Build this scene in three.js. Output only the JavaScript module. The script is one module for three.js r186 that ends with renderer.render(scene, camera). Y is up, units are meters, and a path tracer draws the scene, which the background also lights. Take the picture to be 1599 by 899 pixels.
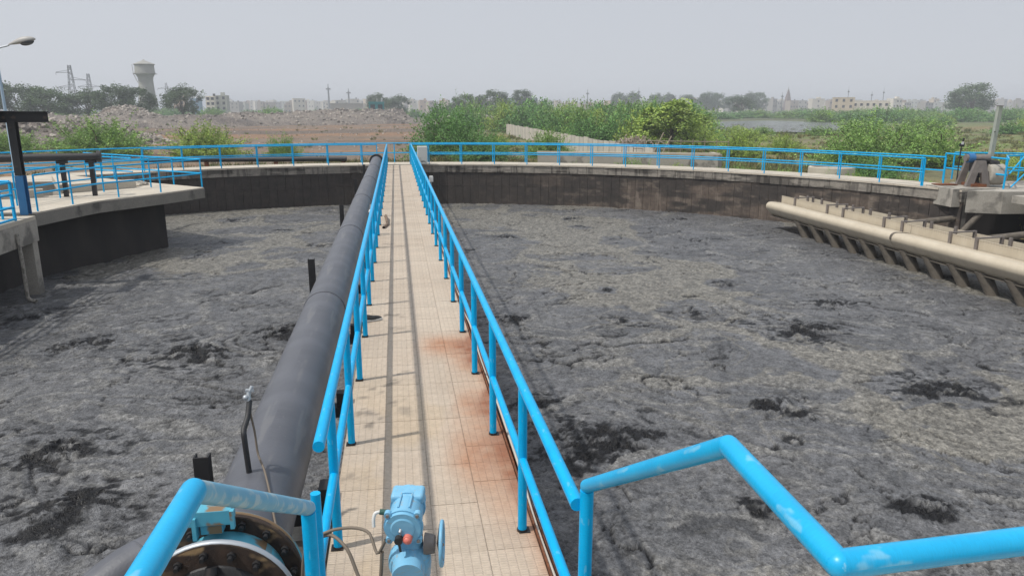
import * as THREE from 'three';
import { mergeGeometries } from 'three/addons/utils/BufferGeometryUtils.js';
import { RoundedBoxGeometry } from 'three/addons/geometries/RoundedBoxGeometry.js';

// ---------------------------------------------------------------- camera, sky, sun, exposure
const scene = new THREE.Scene();
const PI = Math.PI, R = (d) => d * PI / 180;
const camera = new THREE.PerspectiveCamera(42.363, 1599 / 899, 0.1, 9000);
camera.position.set(0, 2.76, 0);
{
  const pitch = R(13.547), yaw = R(8.743);
  camera.lookAt(Math.sin(yaw) * Math.cos(pitch), 2.76 - Math.sin(pitch), -Math.cos(yaw) * Math.cos(pitch));
}
scene.add(camera);
const renderer = new THREE.WebGLRenderer({ antialias: true });
renderer.setSize(1024, 575);
renderer.toneMapping = THREE.LinearToneMapping;
renderer.toneMappingExposure = 1.16;
renderer.shadowMap.enabled = true;

const SUN = new THREE.Vector3(-0.62, 1.05, 0.17).normalize();
{ // hazy white-grey sky: thick haze at the horizon, a broad bright aureole round the sun
  const W = 512, H = 256, d = new Float32Array(W * H * 4), v = new THREE.Vector3();
  for (let j = 0; j < H; j++) for (let i = 0; i < W; i++) {
    const th = (j + 0.5) / H * PI - PI / 2, ph = ((i + 0.5) / W - 0.5) * 2 * PI;
    v.set(Math.cos(th) * Math.cos(ph), Math.sin(th), Math.cos(th) * Math.sin(ph));
    const e = Math.max(0, v.y), a = Math.acos(Math.min(1, Math.max(-1, v.dot(SUN))));
    const up = 1 - Math.exp(-e * 2.2), low = 0.075 * Math.exp(-e / 0.07); // the haze is thickest and palest along the horizon
    const glow = 0.85 * Math.exp(-a / 0.45) + 0.8 * Math.exp(-a / 0.13);
    const k = (j * W + i) * 4;
    d[k] = 0.488 - 0.03 * up + low + glow;
    d[k + 1] = 0.512 - 0.015 * up + low + glow * 0.97;
    d[k + 2] = 0.552 + 0.03 * up + low + glow * 0.9;
    d[k + 3] = 1;
  }
  const t = new THREE.DataTexture(d, W, H, THREE.RGBAFormat, THREE.FloatType);
  t.mapping = THREE.EquirectangularReflectionMapping; t.magFilter = THREE.LinearFilter; t.minFilter = THREE.LinearFilter;
  t.wrapS = THREE.RepeatWrapping; t.needsUpdate = true;
  scene.background = t; scene.environment = t;
}
const sun = new THREE.DirectionalLight(new THREE.Color(1, 0.955, 0.88), 2.7);
sun.position.copy(SUN).multiplyScalar(120).add(new THREE.Vector3(0, 0, -25));
sun.target.position.set(0, 0, -25);
sun.castShadow = true; sun.shadow.radius = 2.5;
sun.shadow.mapSize.set(4096, 4096);
Object.assign(sun.shadow.camera, { left: -70, right: 70, top: 70, bottom: -70, near: 1, far: 300 });
scene.add(sun, sun.target);
scene.fog = new THREE.FogExp2(new THREE.Color(0.9, 0.94, 1.0), 0.00075);

// ---------------------------------------------------------------- random numbers and noise
let seed = 12345;
const rnd = () => { seed = (seed + 0x6D2B79F5) | 0; let t = Math.imul(seed ^ (seed >>> 15), 1 | seed); t = (t + Math.imul(t ^ (t >>> 7), 61 | t)) ^ t; return ((t ^ (t >>> 14)) >>> 0) / 4294967296; };
const rr = (a, b) => a + (b - a) * rnd();
const sm = (a, b, x) => { const t = Math.min(1, Math.max(0, (x - a) / (b - a))); return t * t * (3 - 2 * t); };
const mix = (a, b, t) => a + (b - a) * t;
const cl = (x, a = 0, b = 1) => Math.min(b, Math.max(a, x));
const hsh = (x, y, s) => { let h = Math.imul(x, 374761393) + Math.imul(y, 668265263) + Math.imul(s, 1274126177); h = Math.imul(h ^ (h >>> 13), 1274126177); return ((h ^ (h >>> 16)) >>> 0) / 4294967296; };
function vn(x, y, s = 0, per = 0) { // smooth value noise in 0..1; per: whole period for tiling
  const xi = Math.floor(x), yi = Math.floor(y), fx = x - xi, fy = y - yi;
  const u = fx * fx * fx * (fx * (fx * 6 - 15) + 10), w = fy * fy * fy * (fy * (fy * 6 - 15) + 10);
  const m = per ? (n) => ((n % per) + per) % per : (n) => n;
  const a = hsh(m(xi), m(yi), s), b = hsh(m(xi + 1), m(yi), s), c = hsh(m(xi), m(yi + 1), s), e = hsh(m(xi + 1), m(yi + 1), s);
  return mix(mix(a, b, u), mix(c, e, u), w);
}
function fbm(x, y, o = 4, s = 0, per = 0) { let v = 0, a = 0.5, n = 0; for (let i = 0; i < o; i++) { v += a * vn(x, y, s + i * 17, per); n += a; x *= 2; y *= 2; per *= 2; a *= 0.5; } return v / n; }

// ---------------------------------------------------------------- textures
function tex(w, h, fn, srgb = true, rep = true) { // fn(u, v) gives [r, g, b] linear 0..1 or one number
  const d = new Uint8Array(w * h * 4);
  const enc = (c) => { c = cl(c); return Math.round(255 * (srgb ? (c <= 0.0031308 ? c * 12.92 : 1.055 * Math.pow(c, 1 / 2.4) - 0.055) : c)); };
  for (let j = 0; j < h; j++) for (let i = 0; i < w; i++) {
    const c = fn((i + 0.5) / w, (j + 0.5) / h), k = (j * w + i) * 4, n = typeof c === 'number';
    d[k] = enc(n ? c : c[0]); d[k + 1] = enc(n ? c : c[1]); d[k + 2] = enc(n ? c : c[2]); d[k + 3] = 255;
  }
  const t = new THREE.DataTexture(d, w, h, THREE.RGBAFormat);
  t.magFilter = THREE.LinearFilter; t.minFilter = THREE.LinearFilter;
  if (srgb) t.colorSpace = THREE.SRGBColorSpace;
  if (rep) t.wrapS = t.wrapT = THREE.RepeatWrapping;
  t.needsUpdate = true; return t;
}
const mul = (c, k) => [c[0] * k, c[1] * k, c[2] * k];
const mix3 = (a, b, t) => [mix(a[0], b[0], t), mix(a[1], b[1], t), mix(a[2], b[2], t)];
const std = (o) => new THREE.MeshStandardMaterial(Object.assign({ roughness: 0.8, metalness: 0, side: THREE.DoubleSide }, o));
const lin = (r, g, b) => new THREE.Color().setRGB(r, g, b);

// weathered concrete, 4 m tile: black mould, pale lime, fine grain
const concreteTex = tex(512, 512, (u, v) => {
  const n = fbm(u * 8, v * 8, 5, 3, 8), m = fbm(u * 4, v * 4, 5, 91, 4), g = vn(u * 256, v * 256, 7, 256);
  let c = mix3([0.30, 0.28, 0.245], [0.40, 0.37, 0.32], n);
  c = mix3(c, [0.09, 0.085, 0.075], 0.75 * sm(0.55, 0.72, m) * sm(0.35, 0.6, n));
  return mul(c, 0.86 + 0.28 * g);
});
const grainBump = tex(512, 512, (u, v) => 0.6 * fbm(u * 32, v * 32, 4, 5, 32) + 0.4 * vn(u * 200, v * 200, 8, 200), false);
const limeTex = tex(512, 512, (u, v) => { // sun-bleached screed of the walkways
  const n = fbm(u * 6, v * 6, 5, 13, 6), m = fbm(u * 3, v * 3, 5, 71, 3), g = vn(u * 256, v * 256, 9, 256);
  let c = mix3([0.42, 0.37, 0.30], [0.53, 0.48, 0.40], n);
  c = mix3(c, [0.22, 0.19, 0.155], 0.6 * sm(0.58, 0.75, m));
  return mul(c, 0.88 + 0.24 * g);
});
const blueTex = tex(512, 512, (u, v) => { // enamel paint, chalky scuffs and chips
  const s = fbm(u * 10, v * 5, 5, 33, 10), p = fbm(u * 22, v * 11, 3, 44, 22), g = vn(u * 60, v * 240, 2, 60);
  let c = mix3([0.001, 0.33, 0.66], [0.003, 0.41, 0.76], s);
  c = mix3(c, [0.16, 0.48, 0.66], sm(0.72, 0.80, p) * 0.45);
  return mul(c, 0.95 + 0.1 * g);
});
const M = {
  concrete: std({ map: concreteTex, bumpMap: grainBump, bumpScale: 0.006, roughness: 0.92 }),
  lime: std({ map: limeTex, bumpMap: grainBump, bumpScale: 0.004, roughness: 0.93 }),
  blue: new THREE.MeshPhysicalMaterial({ map: blueTex, roughness: 0.34, specularIntensity: 0.3, side: THREE.DoubleSide }),
  blueScuffed: std({ map: tex(512, 512, (u, v) => { // handled rail: chalky scuffs and chips through the enamel
    const s = fbm(u * 10, v * 5, 5, 36, 10), p = fbm(u * 9, v * 5, 4, 47, 9), g = vn(u * 60, v * 240, 2, 60);
    return mul(mix3(mix3([0.002, 0.33, 0.63], [0.008, 0.41, 0.73], s), [0.20, 0.50, 0.67], sm(0.66, 0.75, p) * 0.6), 0.95 + 0.1 * g);
  }), roughness: 0.36 }),
  blueFaded: std({ map: tex(256, 256, (u, v) => { const s = fbm(u * 8, v * 8, 5, 35, 8), p = fbm(u * 16, v * 16, 3, 46, 16); return mix3(mix3([0.08, 0.34, 0.55], [0.20, 0.44, 0.58], s), [0.34, 0.50, 0.58], sm(0.5, 0.72, p)); }), roughness: 0.42 }),
  black: std({ color: lin(0.018, 0.018, 0.02), roughness: 0.55, bumpMap: grainBump, bumpScale: 0.002 }),
  blackSteel: std({ map: tex(256, 256, (u, v) => { const n = fbm(u * 8, v * 8, 5, 51, 8); return mix3([0.012, 0.012, 0.014], [0.06, 0.04, 0.03], sm(0.58, 0.8, n)); }), roughness: 0.6 }),
  pipe: std({ map: tex(512, 512, (u, v) => { // dusty black plastic pipe with drips
    const n = fbm(u * 6, v * 12, 5, 61, 6), s = fbm(u * 40, v * 6, 3, 62, 6), q = vn(u * 200, v * 200, 63, 200);
    let c = mix3([0.064, 0.068, 0.080], [0.112, 0.117, 0.135], n); c = mix3(c, [0.15, 0.15, 0.155], sm(0.62, 0.8, s) * 0.5);
    if (q > 0.985) c = [0.2, 0.2, 0.2]; return c;
  }), roughness: 0.5, bumpMap: grainBump, bumpScale: 0.0015 }),
  rust: std({ map: tex(256, 256, (u, v) => { const n = fbm(u * 8, v * 8, 5, 81, 8), m = vn(u * 60, v * 60, 82, 60); return mul(mix3([0.07, 0.028, 0.014], [0.24, 0.085, 0.035], n), 0.7 + 0.6 * m); }), roughness: 0.95, bumpMap: grainBump, bumpScale: 0.004 }),
  frp: std({ map: tex(512, 256, (u, v) => { const n = fbm(u * 8, v * 4, 5, 101, 8), s = fbm(u * 64, v * 3, 3, 102, 3); return mul(mix3([0.42, 0.36, 0.27], [0.54, 0.48, 0.38], n), 1 - 0.4 * sm(0.6, 0.85, s)); }), roughness: 0.55 }),
  frpDirty: std({ map: tex(256, 256, (u, v) => { const n = fbm(u * 6, v * 6, 5, 111, 6); return mix3([0.06, 0.052, 0.043], [0.17, 0.145, 0.115], n); }), roughness: 0.8 }),
  steelGrey: std({ map: tex(256, 256, (u, v) => { const n = fbm(u * 8, v * 8, 5, 121, 8); return mix3([0.15, 0.13, 0.12], [0.26, 0.23, 0.21], n); }), roughness: 0.6, metalness: 0.3 }),
  lightBlue: std({ map: tex(256, 256, (u, v) => { const n = fbm(u * 5, v * 5, 5, 131, 5), p = fbm(u * 18, v * 18, 3, 132, 18); return mix3(mix3([0.15, 0.40, 0.60], [0.21, 0.47, 0.66], n), [0.34, 0.30, 0.22], 0.5 * sm(0.68, 0.8, p)); }), roughness: 0.42 }),
  white: std({ color: lin(0.62, 0.62, 0.6), roughness: 0.5 }),
  rubber: std({ color: lin(0.02, 0.02, 0.021), roughness: 0.7 }),
  cable: std({ color: lin(0.16, 0.13, 0.10), roughness: 0.7 }),
  red: std({ color: lin(0.62, 0.17, 0.13), roughness: 0.45 }),
  galv: std({ color: lin(0.42, 0.45, 0.48), roughness: 0.5, metalness: 0.5 }),
};

// ---------------------------------------------------------------- helpers
const V = (x, y, z) => new THREE.Vector3(x, y, z);
const used = {};
const numbered = (n) => { const k = used[n] = (used[n] ?? -1) + 1; return k ? n + '_' + String(k).padStart(3, '0') : n; };
function tag(o, label, category, group, kind) { if (label) o.userData.label = label; if (category) o.userData.category = category; if (group) o.userData.group = group; if (kind) o.userData.kind = kind; return o; }
function thing(name, label, category, p = [0, 0, 0], turn = 0, group) {
  const o = new THREE.Group(); o.name = numbered(name); o.position.set(...p); o.rotation.y = turn; scene.add(o); return tag(o, label, category, group);
}
function part(name, geo, mat, parent = scene, label) {
  const m = new THREE.Mesh(Array.isArray(geo) ? mg(geo) : geo, mat); m.name = parent === scene ? numbered(name) : name;
  m.castShadow = m.receiveShadow = true; parent.add(m); if (label) m.userData.label = label; return m;
}
function mg(list) { return list.length === 1 ? list[0] : mergeGeometries(list.map((g) => { const q = g.index ? g.toNonIndexed() : g; for (const k of Object.keys(q.attributes)) if (!['position', 'normal', 'uv'].includes(k)) q.deleteAttribute(k); return q; })); }
function boxUV(g, s = 4, off = 0) { // uv in metres (texture tile of s metres), by the main direction of each face
  g = g.index ? g.toNonIndexed() : g; const p = g.attributes.position, n = g.attributes.normal, u = new Float32Array(p.count * 2);
  for (let i = 0; i < p.count; i++) {
    const ax = Math.abs(n.getX(i)), ay = Math.abs(n.getY(i)), az = Math.abs(n.getZ(i));
    const [a, b] = ay >= ax && ay >= az ? [p.getX(i), p.getZ(i)] : ax >= az ? [p.getZ(i), p.getY(i)] : [p.getX(i), p.getY(i)];
    u[2 * i] = a / s + off; u[2 * i + 1] = b / s + off * 0.7;
  }
  g.setAttribute('uv', new THREE.BufferAttribute(u, 2)); return g;
}
function box(w, h, d, x = 0, y = 0, z = 0, s = 4, bevel = 0) { // centre x, z; y is the bottom
  const g = bevel ? new RoundedBoxGeometry(w, h, d, 2, bevel) : new THREE.BoxGeometry(w, h, d);
  g.translate(x, y + h / 2, z); return boxUV(g, s, (x * 0.37 + z * 0.21) % 1);
}
function bar(a, b, r, seg = 10, r2 = r, s = 0.6) { // round bar from a to b
  const d = b.clone().sub(a), L = d.length(), g = new THREE.CylinderGeometry(r2, r, L, seg, 1);
  const u = g.attributes.uv; for (let i = 0; i < u.count; i++) u.setXY(i, u.getX(i) * (2 * PI * r / s), u.getY(i) * L / s + (a.x * 0.31 + a.z * 0.17) % 1);
  g.applyQuaternion(new THREE.Quaternion().setFromUnitVectors(V(0, 1, 0), d.clone().normalize())); g.translate((a.x + b.x) / 2, (a.y + b.y) / 2, (a.z + b.z) / 2); return g;
}
function sqbar(a, b, w, h, s = 2) { // flat bar from a to b; h is along the world's up as far as possible
  const d = b.clone().sub(a), L = d.length(), g = new THREE.BoxGeometry(w, h, L);
  const m = new THREE.Matrix4().lookAt(a, b, Math.abs(d.y) / L > 0.98 ? V(0, 0, 1) : V(0, 1, 0)); g.applyMatrix4(m); g.translate((a.x + b.x) / 2, (a.y + b.y) / 2, (a.z + b.z) / 2); return boxUV(g, s);
}
function tube(pts, r, seg = 8, n = 0, s = 0.6, tension = 0.4) {
  const c = new THREE.CatmullRomCurve3(pts.map((p) => Array.isArray(p) ? V(...p) : p), false, 'catmullrom', tension), g = new THREE.TubeGeometry(c, n || pts.length * 6, r, seg, false), L = c.getLength();
  const u = g.attributes.uv; for (let i = 0; i < u.count; i++) u.setXY(i, u.getY(i) * (2 * PI * r / s), u.getX(i) * L / s); return g;
}
function lathe(prof, seg = 24) { const g = new THREE.LatheGeometry(prof.map((p) => new THREE.Vector2(p[0], p[1])), seg); return g; }
const ball = (p, r) => { const g = new THREE.SphereGeometry(r, 12, 8); g.translate(p.x, p.y, p.z); return g; };
function elbowRail(pts, r, seg = 14, s = 0.6) { const l = []; for (let i = 0; i + 1 < pts.length; i++) { l.push(bar(pts[i], pts[i + 1], r, seg, r, s)); if (i) l.push(ball(pts[i], r)); } return l; }
const structure = (o) => { o.userData.kind = 'structure'; return o; };
// ---------------------------------------------------------------- tank numbers
const CX = -0.47, CZ = -18.36, TR = 20.7, WATER = -2.05, GROUND = -1.6;
const onRing = (a, r, y = 0) => V(CX + r * Math.sin(a), y, CZ - r * Math.cos(a)); // a = 0 is straight ahead, positive to the right

// ---------------------------------------------------------------- sludge: scum rafts drifting off rising aeration boils
const boils = [[-4.1, -15.2, 1.0], [-4.2, -9.1, 0.8], [-4.9, -10.8, 0.7], [-6.6, -16.0, 0.7], [-5.8, -11.2, 0.5], [-5.7, -17.8, 0.5], [-2.6, -16.3, 0.6],
  [8.7, -14.8, 0.9], [10.7, -16.8, 0.6], [2.8, -9.9, 1.0], [9.4, -11.0, 0.8], [5.1, -16.1, 0.5], [7.1, -16.4, 0.5], [7.5, -30.0, 0.4], [2.3, -16.6, 0.5], [6.2, -10.6, 0.5],
  [-6.4, -28.2, 0.4], [-4.7, -31.0, 0.4], [6.3, -7.3, 0.35], [4.3, -7.8, 0.4], [4.3, -28.0, 0.3], [11.3, -28.5, 0.3], [-8.7, -18.3, 0.5], [2.2, -11.4, 0.6]];
{ // fill the rest of the tank with weaker boils
  seed = 77; let tries = 0;
  while (boils.length < 130 && tries++ < 6000) {
    const x = rr(-21, 20), z = rr(-39, 2); if (Math.hypot(x - CX, z - CZ) > TR - 0.5) continue;
    if (boils.every((b) => Math.hypot(b[0] - x, b[1] - z) > 2.3)) boils.push([x, z, rr(0.08, 0.42)]);
  }
}
const boilGrid = new Map();
boils.forEach((b, i) => { const k = Math.floor(b[0] / 4) + ',' + Math.floor(b[1] / 4); if (!boilGrid.has(k)) boilGrid.set(k, []); boilGrid.get(k).push(i); });
function cells(x, z, s) { // gap between the two nearest cell centres: 0 on a cell's border
  const xi = Math.floor(x), zi = Math.floor(z); let a = 9, b = 9;
  for (let i = -1; i < 2; i++) for (let j = -1; j < 2; j++) { const d = Math.hypot(xi + i + hsh(xi + i, zi + j, s) - x, zi + j + hsh(xi + i, zi + j, s + 1) - z); if (d < a) { b = a; a = d; } else if (d < b) b = d; }
  return b - a;
}
function sludge(x, z, out) {
  // swirl the surface so that rafts get drawn out into streaks
  const wx = x + 1.3 * (fbm(x * 0.35, z * 0.35, 3, 201) - 0.5) * 2 + 0.3 * (fbm(x * 1.6, z * 1.6, 3, 203) - 0.5) * 2;
  const wz = z + 1.1 * (fbm(x * 0.35 + 9, z * 0.35, 3, 202) - 0.5) * 2 + 0.3 * (fbm(x * 1.6, z * 1.6 + 5, 3, 204) - 0.5) * 2;
  let d1 = 9, d2 = 9, bi = -1; const gx = Math.floor(wx / 4), gz = Math.floor(wz / 4);
  for (let i = -1; i < 2; i++) for (let j = -1; j < 2; j++) { const l = boilGrid.get((gx + i) + ',' + (gz + j)); if (l) for (const n of l) { const d = Math.hypot(wx - boils[n][0], (wz - boils[n][1]) * 1.1); if (d < d1) { d2 = d1; d1 = d; bi = n; } else if (d < d2) d2 = d; } }
  const s = bi < 0 ? 0.1 : boils[bi][2], edge = d2 - d1, bc = bi < 0 ? [0, 0] : boils[bi];
  const bd = Math.hypot((x - bc[0]) * 0.85 + 0.6 * (fbm(x * 1.3, z * 1.3, 3, 231) - 0.5), (z - bc[1]) + 0.6 * (fbm(x * 1.3, z * 1.3, 3, 232) - 0.5)); // distance to the boil's heart
  const big = fbm(x * 0.16, z * 0.16, 3, 210), med = fbm(wx * 0.8, wz * 0.8, 4, 211), fine = fbm(x * 6, z * 6, 4, 212), gr = cl(0.5 + 1.5 * (0.5 * vn(x * 15.2 + z * 11.4, z * 15.2 - x * 11.4, 213) + 0.5 * vn(x * 24.1 - z * 14.3, z * 24.1 + x * 14.3, 226) - 0.5));
  const st = fbm(wx * 0.9 + 0.4 * med, wz * 3.6, 4, 214), st2 = fbm(wx * 3.2, wz * 1.1, 4, 215);
  // thick froth gathers where the boils' outflows meet and in wide drifts; it ends in a torn edge
  let raw = 0.62 * sm(1.1, 0.05, edge + 0.9 * (med - 0.5)) + 1.0 * (sm(0.46, 0.68, big + 0.2 * (med - 0.5)) - 0.12) + 0.55 * (st - 0.5) + 0.35 * (st2 - 0.5);
  raw -= 0.75 * sm(1.2 * s + 0.35, 0.15 * s, bd);
  const froth = sm(0.40, 0.56, raw + 0.10 * (fine - 0.5));
  // pale filaments netting the slate film between the drifts
  const net = sm(0.10, 0.02, cells(wx * 0.75, wz * 0.95, 241)) * sm(0.40, 0.58, fbm(x * 0.5, z * 0.5, 3, 243)), net2 = sm(0.13, 0.02, cells(wx * 1.9 + 3, wz * 2.3, 251)) * sm(0.46, 0.62, fbm(x * 0.8, z * 0.8, 3, 253));
  const vein = Math.pow(1 - Math.abs(fbm(wx * 0.9, wz * 1.2, 4, 216) * 2 - 1), 16);
  const thread = cl(0.85 * net + 0.55 * net2 + 0.7 * vein) * (0.55 + 0.6 * fine);
  // cracks: torn raft edges with a thin black line of open sludge
  const q = fbm(wx * 0.5 + 0.05 * fine, wz * 0.7, 4, 218) - 0.5, q2 = fbm(wx * 1.1 + 7, wz * 1.5, 4, 219) - 0.5, jag = 0.010 * (fine - 0.5);
  const cm = sm(0.46, 0.52, fbm(x * 0.55, z * 0.55, 3, 220)), cm2 = sm(0.48, 0.56, fbm(x * 0.9 + 4, z * 0.9, 3, 221));
  const crack = cm * sm(0.012, 0.004, Math.abs(q + jag)), crack2 = cm2 * sm(0.013, 0.004, Math.abs(q2 + jag));
  const lip = cm * (sm(-0.008, 0.0, q + jag) - 1) * sm(-0.10, -0.005, q);
  // short creases in the skin: slight relief, shade of wave steps painted dark
  const crease = sm(0.05, 0.008, Math.abs(fbm(wx * 1.7 + 2, wz * 4.6, 4, 227) - 0.5)) * sm(0.46, 0.60, fbm(x * 1.1, z * 1.1 + 6, 3, 228)) * (1 - 0.6 * froth);
  const crease2 = sm(0.05, 0.01, Math.abs(fbm(wx * 5.5, wz * 8.5 + 4, 3, 229) - 0.5)) * sm(0.50, 0.62, fbm(x * 1.6 + 2, z * 1.6, 3, 230));
  // heart of a boil: black, wet clods thrown up
  const heart = s > 0.28 ? sm(0.8 * s, 0.25 * s, bd + 0.7 * (med - 0.5)) : 0, churn = sm(1.9 * s + 0.3, 0.4 * s, bd);
  const clod = fbm(x * 5.2 + z * 2.1, z * 6.4 - x * 2.1, 4, 222), clod2 = Math.abs(fbm(x * 9.5, z * 11, 3, 223) * 2 - 1);
  let h = 0.020 * froth + 0.007 * thread + 0.012 * (med - 0.5) + 0.010 * (st - 0.5) + (0.008 + 0.014 * froth) * (fine - 0.5) + (0.005 + 0.020 * froth) * (gr - 0.5);
  h += 0.028 * lip - 0.05 * crack - 0.035 * crack2;
  h += churn * (0.03 * (clod - 0.5) + 0.03 * (0.5 - clod2)) + heart * (0.025 + 0.11 * (clod - 0.5) + 0.08 * (0.4 - clod2)) - 0.010 * crease - 0.008 * crease2;
  out.h = h;
  // colour: blue-grey film, warm grey froth, black fresh sludge, painted crease shade
  const warm = sm(0.44, 0.58, big);
  let c = mix3([0.076, 0.078, 0.083], [0.120, 0.121, 0.126], med); c = mul(c, 0.62 + 0.76 * mix(st, st2, 0.45));
  c = mul(c, (0.82 + 0.36 * fine) * (0.90 + 0.2 * gr));
  const fc = mul(mix3([0.140, 0.138, 0.134], [0.153, 0.145, 0.127], warm), (0.86 + 0.28 * fine) * (0.60 + 0.80 * gr) * (0.84 + 0.32 * vn(x * 9.1 + z * 7.7, z * 9.1 - x * 7.7, 225)));
  c = mix3(c, fc, cl(froth * 0.92 + thread * (1 - froth)));
  const dark = cl(0.95 * Math.max(crack, crack2 * 0.85) + sm(0.28, 0.76, 0.60 * heart + 0.30 * churn * s + 2.6 * (0.5 - clod) + 0.5 * (0.3 - clod2)) * sm(0.0, 0.5, heart + 0.7 * churn * s) + 0.5 * crease + 0.38 * crease2);
  out.c = mix3(c, [0.007, 0.007, 0.008], dark);
}
{
  const o = {}, geos = [];
  const sheet = (x0, x1, nx, zs) => {
    const nz = zs.length, P = new Float32Array(nx * nz * 3), C = new Float32Array(nx * nz * 3), U = new Float32Array(nx * nz * 2), I = [];
    for (let j = 0; j < nz; j++) for (let i = 0; i < nx; i++) {
      const k = j * nx + i, x = mix(x0, x1, i / (nx - 1)), z = zs[j]; sludge(x, z, o);
      P[3 * k] = x; P[3 * k + 1] = WATER + o.h; P[3 * k + 2] = z; C.set(o.c, 3 * k); U[2 * k] = x / 2.6; U[2 * k + 1] = z / 2.6;
    }
    const inside = (k) => Math.hypot(P[3 * k] - CX, P[3 * k + 2] - CZ) < TR + 0.12;
    for (let j = 0; j + 1 < nz; j++) for (let i = 0; i + 1 < nx; i++) { const a = j * nx + i, b = a + 1, c = a + nx, e = c + 1; if (inside(a) || inside(b) || inside(c) || inside(e)) I.push(a, b, e, a, e, c); }
    const g = new THREE.BufferGeometry(); g.setAttribute('position', new THREE.BufferAttribute(P, 3)); g.setAttribute('color', new THREE.BufferAttribute(C, 3)); g.setAttribute('uv', new THREE.BufferAttribute(U, 2)); g.setIndex(I); g.computeVertexNormals(); geos.push(g);
  };
  const rows = (a, b, f) => { const l = [a]; while (l[l.length - 1] > b) l.push(Math.max(b, l[l.length - 1] - f(l[l.length - 1]))); return l; };
  sheet(-13, 15, 860, rows(-5.5, -17, () => 0.036));
  sheet(-20.5, 21, 760, rows(-17, -39.3, (z) => 0.055 + 0.0022 * (-z - 17)));
  sheet(-21.5, 20.5, 120, rows(2.6, -5.5, () => 0.3));
  sheet(-21.5, -13, 60, rows(-5.5, -17, () => 0.15));
  sheet(15, 20.5, 60, rows(-5.5, -17, () => 0.1));
  const foamTex = tex(1024, 1024, (u, v) => { // froth: bubbles, specks of grit, white pin-prick glints painted into the colour
    const a = vn(u * 160, v * 160, 301, 160), b = vn(u * 420, v * 420, 302, 420), n = fbm(u * 20, v * 20, 4, 303, 20), w = hsh(Math.floor(u * 200), Math.floor(v * 200), 304);
    let c = 0.62 + 0.5 * (n - 0.5) + 0.34 * (vn(u * 64, v * 64, 305, 64) - 0.5) + 0.36 * (a - 0.5) + 0.24 * (b - 0.5); if (w > 0.992) c = 1; if (w < 0.004) c = 0.25; return [c, c, c];
  });
  const foamBump = tex(1024, 1024, (u, v) => { const a = vn(u * 90, v * 90, 311, 90), b = Math.abs(vn(u * 260, v * 260, 312, 260) * 2 - 1), n = fbm(u * 24, v * 24, 3, 313, 24); return 0.4 * n + 0.35 * a + 0.25 * (1 - b); }, false);
  const sl = part('sludge_water', mergeGeometries(geos), new THREE.MeshPhysicalMaterial({ vertexColors: true, color: lin(1.9, 1.9, 1.9), map: foamTex, bumpMap: foamBump, bumpScale: 0.035, roughness: 0.42, specularIntensity: 0.5, side: THREE.DoubleSide }));
  structure(sl); tag(sl, 'dark grey sludge with scum rafts and black boils filling the round tank');
}

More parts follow.
